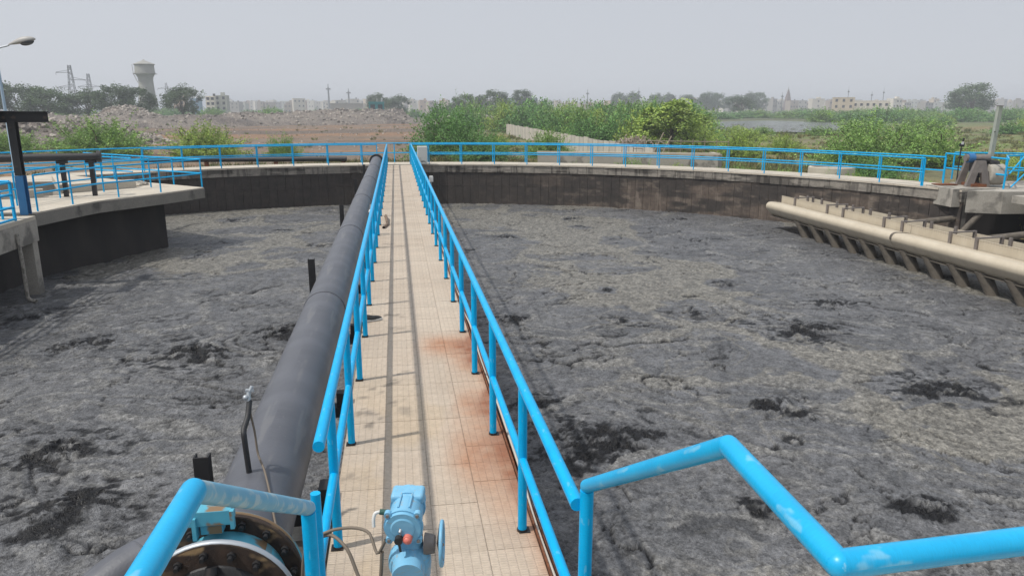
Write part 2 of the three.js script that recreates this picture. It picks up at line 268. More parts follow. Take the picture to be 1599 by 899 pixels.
// ---------------------------------------------------------------- round tank wall: coping slabs, stained fascia and formwork panels
{
  const t = thing('tank_wall', 'curved concrete tank wall with pale coping and black sludge stain', 'wall');
  const A0 = R(-74), A1 = R(76), ARC = (A1 - A0) * TR;
  // stains on the inner face, laid out along the wall in metres: u along the arc, v up from the sludge
  const faceTex = tex(2048, 128, (u, v) => {
    const m = u * ARC, y = v * 2.2, n = fbm(m * 0.6, y * 2.5, 5, 401), f = fbm(m * 3, y * 5, 4, 402), drip = fbm(m * 5, y * 0.5, 3, 403), a = A0 + m / TR;
    let c = mix3([0.026, 0.022, 0.020], [0.058, 0.047, 0.040], f);
    const east = sm(R(8), R(40), a); // browner, paler patches on the far bank towards the decanter
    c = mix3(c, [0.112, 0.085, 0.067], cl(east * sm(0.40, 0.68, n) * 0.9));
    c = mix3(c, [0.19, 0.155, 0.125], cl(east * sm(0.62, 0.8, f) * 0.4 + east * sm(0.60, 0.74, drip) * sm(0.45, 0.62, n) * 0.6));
    c = mix3(c, [0.06, 0.05, 0.044], 0.4 * sm(0.55, 0.75, drip) * (1 - east));
    return mul(c, 0.85 + 0.3 * vn(m * 14, y * 14, 404));
  }, true, false);
  const fascTex = tex(2048, 64, (u, v) => {
    const m = u * ARC, y = v * 0.5, n = fbm(m * 0.8, y * 3, 5, 411), f = fbm(m * 4, y * 8, 4, 412), d = fbm(m * 7, y * 0.8, 3, 413);
    let c = mix3([0.17, 0.155, 0.135], [0.31, 0.28, 0.24], f);
    c = mix3(c, [0.05, 0.044, 0.038], cl(sm(0.50, 0.66, n) * 0.7 + sm(0.56, 0.72, d) * 0.55)); return mul(c, 0.86 + 0.28 * vn(m * 20, y * 20, 414));
  }, true, false);
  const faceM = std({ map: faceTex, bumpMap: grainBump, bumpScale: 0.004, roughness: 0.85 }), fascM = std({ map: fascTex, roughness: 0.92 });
  function curved(a0, a1, r0, r1, y0, y1, seg, H) { // block of wall between two angles and two radii; the texture runs on from block to block
    const P = [], U = [], I = [];
    const quad = (p, uv) => { const k = P.length / 3; p.forEach((q, i) => { P.push(q.x, q.y, q.z); U.push(...uv[i]); }); I.push(k, k + 1, k + 2, k, k + 2, k + 3); };
    const U_ = (a) => (a - A0) / (A1 - A0), v0 = (y0 - WATER) / H, v1 = (y1 - WATER) / H;
    for (let i = 0; i < seg; i++) {
      const a = mix(a0, a1, i / seg), b = mix(a0, a1, (i + 1) / seg), ua = U_(a), ub = U_(b);
      quad([onRing(a, r0, y0), onRing(b, r0, y0), onRing(b, r0, y1), onRing(a, r0, y1)], [[ua, v0], [ub, v0], [ub, v1], [ua, v1]]);
      quad([onRing(a, r0, y1), onRing(b, r0, y1), onRing(b, r1, y1), onRing(a, r1, y1)], [[ua, v1], [ub, v1], [ub, v1 - 0.02], [ua, v1 - 0.02]]);
      quad([onRing(b, r0, y0), onRing(a, r0, y0), onRing(a, r1, y0), onRing(b, r1, y0)], [[ub, v0], [ua, v0], [ua, v0 + 0.02], [ub, v0 + 0.02]]);
      quad([onRing(b, r1, y0), onRing(a, r1, y0), onRing(a, r1, y1), onRing(b, r1, y1)], [[ub, v0], [ua, v0], [ua, v1], [ub, v1]]);
    }
    for (const [a, f] of [[a0, 1], [a1, -1]]) { const l = [onRing(a, r0, y0), onRing(a, r0, y1), onRing(a, r1, y1), onRing(a, r1, y0)]; quad(f > 0 ? l : l.reverse(), [[U_(a), v0], [U_(a), v1], [U_(a), v1], [U_(a), v0]]); }
    const g = new THREE.BufferGeometry(); g.setAttribute('position', new THREE.Float32BufferAttribute(P, 3)); g.setAttribute('uv', new THREE.Float32BufferAttribute(U, 2)); g.setIndex(I); const h = g.toNonIndexed(); h.computeVertexNormals(); return h;
  }
  const limeUV = (g) => boxUV(g, 4);
  seed = 91;
  part('wall_core', curved(A0, A1, TR + 0.10, TR + 0.42, -3, -0.12, 120, 2.2), M.concrete, t);
  // formwork panels in two lifts, each a hair in or out of line, joints open
  const NP = 103, step = (R(76) - R(-40)) / NP, gap = 0.006 / TR;
  for (let i = 0; i < NP; i++) for (let k = 0; k < 2; k++) {
    const a = R(-40) + i * step, r = TR + rr(-0.006, 0.006); let [y0, y1] = k ? [-1.12, -0.425] : [-2.6, -1.126];
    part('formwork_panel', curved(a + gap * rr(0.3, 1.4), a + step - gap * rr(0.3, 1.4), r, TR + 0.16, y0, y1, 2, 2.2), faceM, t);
  }
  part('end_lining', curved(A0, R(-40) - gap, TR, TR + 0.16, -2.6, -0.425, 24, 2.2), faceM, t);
  
  const NF = 60, fs = (A1 - A0) / NF;
  for (let i = 0; i < NF; i++) {
    const a = A0 + i * fs, r = TR - 0.05 + rr(-0.012, 0.012);
    part('fascia_block', curved(a + 0.0004, a + fs - 0.0004, r, TR + 0.3, -0.42, -0.07 , 2, 0.5), fascM, t).geometry.attributes.uv.array.forEach((v, n, A) => { if (n & 1) A[n] = (v * 0.5 - (-0.42 - WATER)) / 0.42; });
    part('coping_slab', limeUV(curved(a + 0.0003, a + fs - 0.0003, TR - 0.09 + rr(-0.012, 0.012), TR + 1.62, -0.07, rr(-0.004, 0.004), 2, 2.2)), M.lime, t);
  }
  part('outer_skirt', boxUV(curved(A0, A1, TR + 1.35, TR + 1.56, -2.4, -0.07, 120, 2.2), 4), M.concrete, t);
}
// ---------------------------------------------------------------- walkway bridge
const LX = -0.46, RX = 0.745, Z0 = -4.4, ZE = -38.5, PS = 1.545;
{
  const t = thing('walkway_bridge', 'narrow tiled concrete footbridge with rust stains crossing the tank', 'footbridge');
  const X0 = -0.52, X1 = 0.83;
  part('slab', box(X1 - X0 - 0.01, 0.13, 35.7, (X0 + X1) / 2, -0.172, -20.75), M.concrete, t);
  part('edge_beam', box(0.06, 0.24, 35.7, X0 + 0.02, -0.42, -20.75, 2), M.blackSteel, t, 'black steel beam along the pipe side');
  part('edge_beam', box(0.06, 0.24, 35.7, X1 - 0.02, -0.42, -20.75, 2), M.rust, t, 'rusty steel beam on the open side');
  part('rusty_edge_angle', [box(0.012, 0.085, 35.7, X1 + 0.012, -0.075, -20.75, 0.7), box(0.055, 0.010, 35.7, X1 + 0.035, -0.085, -20.75, 0.7)], M.rust, t, 'rust-brown steel angle trimming the open edge');
  part('mortar_bed', box(X1 - X0 - 0.012, 0.034, 35.68, (X0 + X1) / 2, -0.041, -20.75), M.lime, t);
  // grip tiles, 0.3 m, four to a row: ribs in relief, stains of rust and grime in the colour
  const ribBump = tex(256, 256, (u, v) => { const a = (u * 6) % 1, b = (v * 12) % 1; const r = sm(0.02, 0.12, a) * sm(0.98, 0.88, a) * sm(0.05, 0.3, b) * sm(0.95, 0.7, b); return 0.85 * r + 0.15 * vn(u * 90, v * 90, 501, 90); }, false);
  const ribTex = tex(256, 256, (u, v) => { const a = (u * 6) % 1, b = (v * 12) % 1, n = fbm(u * 12, v * 12, 4, 503, 12); const j = Math.max(sm(0.10, 0.0, a), sm(0.92, 1.0, a), 0.7 * sm(0.14, 0.0, b), 0.7 * sm(0.88, 1.0, b)); const k = (0.86 + 0.26 * (n - 0.5)) * (1 - 0.17 * j); return [k, k * 0.985, k * 0.96]; });
  const tm = std({ vertexColors: true, color: lin(1.13, 1.13, 1.13), map: ribTex, bumpMap: ribBump, bumpScale: 0.004, roughness: 0.88 });
  const TW = (X1 - X0) / 4, TL = 0.306;
  const rustAt = (x, z) => { // three rust runs bleeding in from the open edge
    const e = x + 0.10 * (fbm(x * 5, z * 2.2, 3, 511) - 0.5);
    const run = (zc, w, reach) => Math.exp(-Math.pow((z - zc) / w, 2)) * sm(reach, reach + 0.34, e);
    return cl(0.9 * run(-8.55, 0.38, 0.08) + 0.8 * run(-7.85, 0.45, 0.38) + 0.85 * run(-6.6, 0.5, 0.36) + 0.85 * run(-5.55, 0.55, 0.22) + 0.4 * run(-4.7, 0.4, 0.38) + 0.8 * sm(0.70, 0.83, e) * sm(-9.4, -8.4, z) * (0.4 + 0.6 * fbm(x * 3, z * 1.4, 3, 512)));
  };
  const tileGeo = (x0, z0, seg) => {
    const g = new THREE.BoxGeometry(TW - 0.003, 0.02, TL - 0.003, seg, 1, seg); const dy = hsh(Math.round(x0 * 50), Math.round(z0 * 50), 5) * 0.003;
    g.translate(x0 + TW / 2, -0.012 + dy, z0 - TL / 2);
    const p = g.attributes.position, c = new Float32Array(p.count * 3), u = g.attributes.uv, h = hsh(Math.round(x0 * 50), Math.round(z0 * 50), 9);
    for (let i = 0; i < p.count; i++) {
      const x = p.getX(i), z = p.getZ(i), n = fbm(x * 2.2, z * 1.1, 4, 521), f = fbm(x * 9, z * 9, 3, 522);
      let k = mix3([0.465, 0.385, 0.31], [0.55, 0.475, 0.395], n); k = mul(k, 0.93 + 0.1 * h);
      const near = sm(-9, -5.5, z); k = mix3(k, [0.47, 0.36, 0.24], 0.55 * near * sm(0.42, 0.66, n));            // ochre grime trodden in at the steps
      k = mix3(k, [0.19, 0.165, 0.14], 0.75 * sm(0.64, 0.74, f) * sm(0.5, 0.64, fbm(x * 1.4, z * 0.7, 3, 523)) * sm(0.3, -0.2, x));
      const r = rustAt(x, z); k = mix3(k, mix3([0.42, 0.20, 0.105], [0.23, 0.085, 0.045], sm(0.45, 0.95, r) * sm(0.45, 0.8, x) * 0.6 + 0.4 * sm(0.5, 1, r) * f), cl(r * (0.65 + 0.5 * f)));
      c.set(k, 3 * i); u.setXY(i, (x - x0) / TW, (z0 - z) / TL);
    }
    g.setAttribute('color', new THREE.BufferAttribute(c, 3)); return g;
  };
  const far = []; let n = 0;
  for (let j = 0; j < 116; j++) for (let i = 0; i < 4; i++) {
    const x = X0 + i * TW, z = -3.0 - j * TL; if (z - TL < -38.6) continue;
    if (n++ < 288) part('tile', tileGeo(x, z, j < 24 ? 8 : 3), tm, t); else far.push(tileGeo(x, z, 1).toNonIndexed());
  }
  const fm = part('far_tiles', mergeGeometries(far), tm, t); fm.userData.kind = 'stuff';
  for (let k = 0; k < 5; k++) { // piers standing in the sludge
    const z = -5.3 - 6.95 * k;
    part('pier', [bar(V(-0.72, -3, z), V(-0.72, -0.42, z), 0.14, 18, 0.14, 2)], M.concrete, t, k ? undefined : 'round stained concrete pier beside the pipe');
    part('pier_cap', box(0.34, 0.05, 0.34, -0.72, -0.42, z), M.concrete, t);
    part('pier', [bar(V(0.55, -3, z), V(0.55, -0.42, z), 0.14, 18, 0.14, 2)], M.concrete, t);
  }
}
// railings along the bridge
function bridgeRail(name, label, x, zTop, zMid, first) {
  const t = thing(name, label, 'railing');
  const n = Math.floor((first - ZE) / PS);
  part('top_rail', elbowRail([V(x, 1.03, zTop), V(x, 1.03, ZE)], 0.032), M.blue, t);
  part('mid_rail', elbowRail([V(x, 0.52, zMid), V(x, 0.52, ZE)], 0.027), M.blue, t);
  for (let i = 0; i <= n; i++) {
    const z = first - i * PS;
    part('post', bar(V(x, 0.003, z), V(x, 1.01, z), 0.03, 14), M.blue, t);
    part('base_plate', [bar(V(x, 0.002, z), V(x, 0.018, z), 0.036, 12), box(0.075, 0.005, 0.075, x + (x > 0 ? 0.012 : -0.008), 0.002, z, 1)], M.blackSteel, t);
  }
  return t;
}
bridgeRail('bridge_railing', 'blue pipe railing of the footbridge on the side of the big black pipe', LX, -3.72, -2.9, Z0);
bridgeRail('bridge_railing', 'blue pipe railing on the open side of the footbridge with rusty edge below', RX + 0.005, -2.94, -2.94, Z0 - 0.02);

// steps, landing and their handrails in the foreground
{
  const s = thing('step_flight', 'concrete steps down from the landing to the footbridge', 'steps');
  for (let i = 0; i < 4; i++) part('step', box(1.3, 0.18 * (i + 1) + 0.001 * i, 0.29, 0.15, 0.005, -2.78 + 0.29 * i + 0.002 * i), M.lime, s);
  const p = thing('landing', 'concrete landing at the tank edge above the footbridge', 'landing');
  part('slab', box(4.6, 0.2, 3.4, 0.3, 0.6, 0.1), M.lime, p);
  part('support_wall', box(4.2, 3.6, 0.3, 0.3, -3.01, 1.2), M.concrete, p); part('support_wall', box(4.2, 3.4, 0.25, 0.3, -2.81, -1.3), M.concrete, p);
  const r = thing('stair_handrail', 'thick blue stair handrail zigzagging over the sludge in the foreground', 'handrail');
  const C = V(0.787, 1.13, -2.92), A = V(0.905, 1.83, -1.83), B = V(0.90, 1.82, -1.275), D = V(2.1, 1.79, -1.36);
  part('sloping_rail', [bar(C, A, 0.031, 18), ball(C, 0.031)], M.blueScuffed, r);
  part('landing_rail', [...elbowRail([A, B, D], 0.031, 18), ball(A, 0.031)], M.blueScuffed, r);
  part('post', bar(V(0.787, 0.002, -2.92), V(0.787, 1.11, -2.92), 0.031, 18), M.blue, r);
  part('post', bar(V(2.0, 0.802, -1.353), V(2.0, 1.77, -1.353), 0.031, 14), M.blue, r);
  const l = thing('stair_handrail', 'thick blue stair handrail with scuffed bend above the flanged valve', 'handrail');
  const C2 = V(-0.415, 1.15, -2.88), A2 = V(-0.55, 1.80, -1.85), B2 = V(-0.575, 1.80, -1.1), D2 = V(-2.0, 1.8, -1.05);
  part('sloping_rail', [bar(C2, A2, 0.031, 18), ball(C2, 0.031)], M.blueFaded, l, 'faded grey-blue sloping rail');
  part('landing_rail', [...elbowRail([A2, B2, D2], 0.033, 18), ball(A2, 0.033)], M.blueScuffed, l);
  part('post', bar(V(-0.415, 0.002, -2.88), V(-0.415, 1.13, -2.88), 0.030, 18), M.blue, l);
  part('post', bar(V(-0.40, 0.002, -3.02), V(-0.40, 1.14, -3.02), 0.022, 14), M.blue, l);
  part('post', bar(V(-1.9, 0.802, -1.05), V(-1.9, 1.78, -1.05), 0.031, 14), M.blue, l);
}

// ---------------------------------------------------------------- big black air pipe with its supports
const PX = -0.972, PY = 0.26, PR = 0.257;
{
  const t = thing('air_pipe', 'long thick black plastic pipe running beside the footbridge', 'pipe');
  const L = []; for (let z = -3.76; z > -37.3; z -= 5.6) L.push(z);
  for (const z of L) { const e = Math.max(z - 5.595, -37.4); part('pipe_length', bar(V(PX, PY, z), V(PX, PY, e), PR, 40, PR, 3), M.pipe, t); if (e > -37) part('weld_bead', (() => { const g = new THREE.TorusGeometry(PR + 0.002, 0.009, 8, 40); g.translate(PX, PY, e); return g; })(), M.pipe, t); }
  part('end_collar', [bar(V(PX, PY, -37.38), V(PX, PY, -37.62), 0.35, 40)], M.black, t);
  part('end_elbow', tube([[PX, PY, -37.6], [PX, PY, -38.1], [PX, PY - 0.2, -38.5], [PX, PY - 0.55, -38.75], [PX, PY - 1.2, -38.8]], PR, 24, 24, 3), M.pipe, t);
  // small air stub with cock on the near end
  const sb = part('air_stub', tube([[-0.995, 0.47, -4.52], [-1.01, 0.74, -4.53], [-1.015, 0.79, -4.56], [-1.0, 0.85, -4.64], [-0.995, 0.93, -4.70]], 0.018, 12, 30), M.black, t);
  part('brass_cock', [bar(V(-0.997, 0.92, -4.69), V(-1.0, 0.985, -4.715), 0.014), box(0.05, 0.016, 0.025, -0.992, 0.985, -4.715), bar(V(-0.99, 0.99, -4.71), V(-0.975, 1.02, -4.72), 0.012), ball(V(-1.015, 0.955, -4.69), 0.018)], M.galv, sb);
  part('sensor_cable', tube([[-0.985, 0.86, -4.65], [-0.965, 0.74, -4.63], [-0.95, 0.60, -4.6], [-0.90, 0.535, -4.5], [-0.84, 0.49, -4.3], [-0.76, 0.42, -4.0], [-0.66, 0.33, -3.75], [-0.585, 0.2, -3.6], [-0.57, 0.05, -3.5]], 0.007, 6, 60), M.cable, t);
}
{ // steel cradles: a channel post on the far side, a beam under the pipe and short brackets to the bridge
  const P = (n, label, z, tall) => {
    const t = thing('pipe_support', label, 'support', [0, 0, z], 0, 'black steel cradles under the big pipe');
    part('channel_post', [box(0.10, tall ? 3.35 : 2.72, 0.012, -1.395, -2.9, 0.03, 1), box(0.012, tall ? 3.35 : 2.72, 0.07, -1.44, -2.9, -0.011, 1), box(0.012, tall ? 3.35 : 2.72, 0.07, -1.35, -2.9, -0.011, 1)], M.blackSteel, t);
    part('cross_beam', box(0.86, 0.12, 0.14, -0.96, -0.15, -0.075, 1), M.blackSteel, t); part('bracket', box(0.07, 0.16, 0.16, -0.60, -0.03, -0.075, 1), M.blackSteel, t);
  };
  ['nearest steel cradle under the big pipe, its channel post rising behind the scuffed handrail', 'second steel cradle from the valve under the big black pipe', 'third steel cradle from the valve under the big black pipe', 'fourth steel cradle from the valve under the big black pipe', 'farthest steel cradle under the big black pipe by the tank wall'].forEach((l, k) => P(k, l, -4.95 - 6.95 * k, true));
  let nb = 0; for (let k = 0; k < 14; k++) { const z = -6.9 - 2.32 * k; if (Math.abs(((z + 4.95) / 6.95) - Math.round((z + 4.95) / 6.95)) < 0.12) continue;
    const b = part('pipe_bracket', [box(0.72, 0.10, 0.12, -0.88, -0.13, z, 1), box(0.10, 0.14, 0.10, -0.60, -0.029, z, 1)], M.blackSteel); tag(b, ['first', 'second', 'third', 'fourth', 'fifth', 'sixth', 'seventh', 'eighth', 'ninth', 'tenth', 'eleventh', 'twelfth', 'thirteenth'][nb++] + ' short black bracket from the valve in the gap between pipe and footbridge', 'bracket', 'black brackets between pipe and footbridge'); }
}
{ // flanged check valve on the near end of the pipe
  const t = thing('flanged_valve', 'rusty flanged valve with blue-green bracket at the near end of the pipe', 'valve', [PX, PY + 0.02, 0]);
  const ring = (z, ro, ri, th) => { const g = lathe([[ri, 0], [ro - 0.008, 0], [ro, 0.008], [ro, th - 0.008], [ro - 0.008, th], [ri, th]], 56); g.rotateX(PI / 2); g.translate(0, 0, z); return g; };
  const dirtyBlue = std({ map: tex(256, 256, (u, v) => { const n = fbm(u * 8, v * 8, 5, 541, 8), m = fbm(u * 5, v * 5, 4, 542, 5); return mix3(mix3([0.06, 0.30, 0.42], [0.10, 0.40, 0.52], n), [0.20, 0.13, 0.07], sm(0.50, 0.66, m)); }), roughness: 0.6 });
  const rustFace = std({ map: tex(256, 256, (u, v) => { const n = fbm(u * 10, v * 10, 5, 551, 10), m = fbm(u * 4, v * 4, 4, 552, 4); return mix3(mix3([0.012, 0.010, 0.010], [0.06, 0.035, 0.022], n), [0.30, 0.20, 0.10], sm(0.56, 0.74, m) * 0.9); }), roughness: 0.75, bumpMap: grainBump, bumpScale: 0.003 });
  const f1 = part('rear_flange', boxUV(ring(-3.76, 0.385, 0.2, 0.04), 0.5), rustFace, t); part('edge_band', ring(-3.775, 0.392, 0.378, 0.02), dirtyBlue, f1);
  part('valve_body', [(() => { const g = lathe([[0.30, -0.02], [0.305, 0.06], [0.31, 0.14], [0.315, 0.22]], 48); g.rotateX(PI / 2); g.translate(0, 0, -3.72); return boxUV(g, 0.6); })()], dirtyBlue, t);
  const f2 = part('front_flange', boxUV(ring(-3.50, 0.39, 0.15, 0.045), 0.5), rustFace, t); part('edge_band', ring(-3.495, 0.399, 0.386, 0.034), M.galv, f2);
  for (let i = 0; i < 16; i++) for (const [f, z, r] of [[f1, -3.72, 0.345], [f2, -3.455, 0.335]]) {
    const a = i / 16 * 2 * PI + 0.12, x = r * Math.cos(a), y = r * Math.sin(a), h = new THREE.CylinderGeometry(0.022, 0.022, 0.022, 6); h.rotateX(PI / 2); h.translate(x, y, z + 0.012);
    part('bolt', [h, bar(V(x, y, z), V(x, y, z + 0.05), 0.012, 10)], M.blackSteel, f);
  }
  part('bonnet', [(() => { const g = lathe([[0.275, 0], [0.27, 0.02], [0.24, 0.04], [0.16, 0.065], [0.06, 0.08], [0.001, 0.082]], 48); g.rotateX(PI / 2); g.translate(0, 0, -3.46); return boxUV(g, 0.6); })()], M.black, t, 'black domed cover plate');
  const y = part('yoke', [sqbar(V(-0.16, 0.02, -3.36), V(-0.045, 0.17, -3.36), 0.05, 0.03), sqbar(V(0.16, 0.02, -3.36), V(0.045, 0.17, -3.36), 0.05, 0.03), box(0.11, 0.07, 0.06, 0, 0.155, -3.37, 1, 0.008)], M.black, t);
  part('eye_bolt', [bar(V(0, 0.08, -3.345), V(0, 0.27, -3.42), 0.022, 14), bar(V(0, 0.25, -3.41), V(0, 0.285, -3.425), 0.032, 6)], M.blackSteel, y);
  part('top_bracket', [box(0.245, 0.085, 0.10, -0.055, 0.40, -3.66, 0.5, 0.006), box(0.11, 0.05, 0.07, -0.04, 0.345, -3.66, 0.5, 0.005), box(0.02, 0.12, 0.06, -0.115, 0.335, -3.62, 0.5), box(0.02, 0.10, 0.03, 0.075, 0.39, -3.60, 0.5)], dirtyBlue, t, 'blue-green bracket streaked with rust');
  const e = part('branch_elbow', [tube([[-1.15, 0.10, -4.5], [-1.40, 0.10, -4.42], [-1.70, 0.04, -4.25], [-1.95, -0.12, -4.0], [-2.1, -0.45, -3.7]], 0.155, 24, 40, 2), (() => { const g = new THREE.TorusGeometry(0.157, 0.008, 8, 32); g.lookAt(V(-0.5, -0.16, 0.5)); g.translate(-1.60, 0.06, -4.31); return g; })()], M.pipe); tag(e, 'dark grey elbow pipe emerging beneath the scuffed handrail', 'pipe');
}
{ // electric actuator with handwheel, standing on the bridge at the foot of the steps
  const t = thing('valve_actuator', 'pale blue electric valve actuator with red button and black lever on the footbridge', 'actuator', [0.0, 0.155, -3.3]); t.scale.setScalar(0.88);
  const B = M.lightBlue;
  part('pedestal', [bar(V(0, -0.16, 0), V(0, 0.36, 0), 0.075, 24), box(0.24, 0.02, 0.24, 0, -0.171, 0)], B, t);
  const cyl = (a, b, r, r2 = r, s = 36) => bar(V(...a), V(...b), r, s, r2, 0.5);
  part('gear_case', [cyl([0, 0.36, 0], [0, 0.47, 0], 0.105, 0.115), (() => { const g = lathe([[0.115, 0], [0.12, 0.02], [0.118, 0.06], [0.105, 0.10], [0.085, 0.125], [0.001, 0.128]], 40); g.translate(-0.005, 0.46, 0.01); return g; })(), cyl([-0.01, 0.52, 0.02], [-0.02, 0.50, 0.17], 0.095, 0.085)], B, t);
  part('neck', [cyl([0.0, 0.57, 0.0], [0.0, 0.66, -0.01], 0.072)], B, t);
  // upper housing: control cover towards the steps, motor away from them
  const ax = V(0.16, 0.10, -0.98).normalize(), o = V(-0.035, 0.755, 0.095), at = (d, x = 0, y = 0) => { const s = V(0, 1, 0).cross(ax).negate().normalize(), u = s.clone().cross(ax).normalize().multiplyScalar(1); if (u.y < 0) u.negate(); return o.clone().addScaledVector(ax, d).addScaledVector(s, x).addScaledVector(u, y); };
  const seg = (d0, d1, r0, r1 = r0, n = 36) => bar(at(d0), at(d1), r0, n, r1, 0.5);
  part('housing', [seg(0.02, 0.18, 0.098, 0.090), seg(0.18, 0.195, 0.100), seg(0.005, 0.022, 0.108)], B, t);
  part('motor', [seg(0.195, 0.27, 0.094, 0.092), seg(0.27, 0.285, 0.092, 0.078), (() => { const g = new RoundedBoxGeometry(0.185, 0.06, 0.12, 2, 0.02); g.lookAt(ax); const p = at(0.215, 0, 0.062); g.translate(p.x, p.y, p.z); return g; })()], B, t);
  const c = part('cover', [seg(-0.012, 0.006, 0.096, 0.10), seg(-0.018, -0.011, 0.06, 0.07)], B, t);
  for (const [x, y] of [[-0.08, 0.08], [0.08, 0.08], [-0.08, -0.08], [0.08, -0.08]]) { part('cover_lug', [bar(at(-0.006, x, y), at(0.024, x, y), 0.02, 14)], B, c); part('cover_screw', bar(at(-0.014, x, y), at(-0.004, x, y), 0.010, 6), M.steelGrey, c); }
  part('rib', [bar(at(0.05, -0.03, 0.095), at(0.19, -0.03, 0.09), 0.006, 6), bar(at(0.05, 0.03, 0.095), at(0.19, 0.03, 0.09), 0.006, 6)], B, t);
  part('black_knob', [bar(at(-0.012, -0.022, -0.052), at(-0.05, -0.022, -0.052), 0.022, 20), sqbar(at(-0.045, -0.022, -0.05), at(-0.05, -0.012, -0.115), 0.012, 0.012)], M.rubber, t, 'black selector lever');
  part('red_button', [bar(at(-0.012, 0.026, -0.050), at(-0.045, 0.026, -0.050), 0.026, 24, 0.024), ball(at(-0.036, 0.026, -0.05), 0.0235)], M.red, t, 'faded red push button');
  part('hasp', [bar(at(-0.012, -0.012, 0.0), at(-0.03, -0.014, -0.01), 0.009, 10), sqbar(at(-0.016, -0.016, 0.012), at(-0.02, -0.014, -0.035), 0.008, 0.006)], M.galv, t);
  part('cable_gland', [bar(V(-0.12, 0.80, 0.0), V(-0.16, 0.805, -0.005), 0.016, 12)], std({ color: lin(0.03, 0.09, 0.07), roughness: 0.5 }), t, 'dark green cable gland');
  part('white_conduit', tube([[-0.155, 0.805, -0.005], [-0.185, 0.80, 0.0], [-0.195, 0.77, 0.01], [-0.195, 0.73, 0.02]], 0.010, 8), M.white, t);
  part('wheel_hub', [cyl([0.08, 0.60, 0.02], [0.135, 0.60, 0.03], 0.062, 0.05)], M.steelGrey, t, 'grimy worm gear hub');
  const w = part('handwheel', (() => { const g = new THREE.TorusGeometry(0.118, 0.011, 12, 48); g.rotateY(PI / 2 - 0.12); g.translate(0.175, 0.60, 0.03); return g; })(), B, t);
  for (let i = 0; i < 3; i++) { const a = i * 2 * PI / 3 + 0.5; part('spoke', bar(V(0.155, 0.60, 0.03), V(0.175, 0.60 + 0.115 * Math.sin(a), 0.03 + 0.115 * Math.cos(a)), 0.009, 8), M.steelGrey, w); }
  const cb = thing('power_cable', 'brown twin power cables looping from the actuator to the blue railing', 'cable');
  part('cable_strand', tube([[-0.115, 0.75, -3.24], [-0.16, 0.66, -3.27], [-0.20, 0.72, -3.36], [-0.28, 0.72, -3.42], [-0.40, 0.70, -3.44], [-0.52, 0.62, -3.44], [-0.56, 0.3, -3.46], [-0.57, -0.1, -3.5]], 0.008, 8, 60), M.cable, cb);
  part('cable_strand', tube([[-0.135, 0.70, -3.22], [-0.15, 0.55, -3.22], [-0.19, 0.48, -3.24], [-0.25, 0.52, -3.28], [-0.31, 0.64, -3.36], [-0.40, 0.68, -3.44], [-0.50, 0.60, -3.46], [-0.56, 0.25, -3.5], [-0.58, -0.15, -3.5]], 0.009, 8, 60), M.cable, cb);
}
{ // cables lying along the open edge of the bridge
  const cc = thing('edge_cables', 'white and brown cables clipped along the rusty edge of the footbridge', 'cable');
  seed = 5; const line = (dx, dy) => { const l = []; for (let z = -3.2; z > -38; z -= 0.7) l.push([0.875 + dx + rr(-0.018, 0.018), -0.05 + dy + rr(-0.02, 0.02), z]); return l; };
  part('white_cable', tube(line(0.0, 0.03), 0.011, 6, 160), std({ color: lin(0.5, 0.46, 0.4), roughness: 0.6 }), cc); part('brown_cable', tube(line(0.02, 0.0), 0.010, 6, 160), M.rust, cc); part('black_cable', tube(line(0.012, -0.03), 0.009, 6, 160), M.rubber, cc);
}
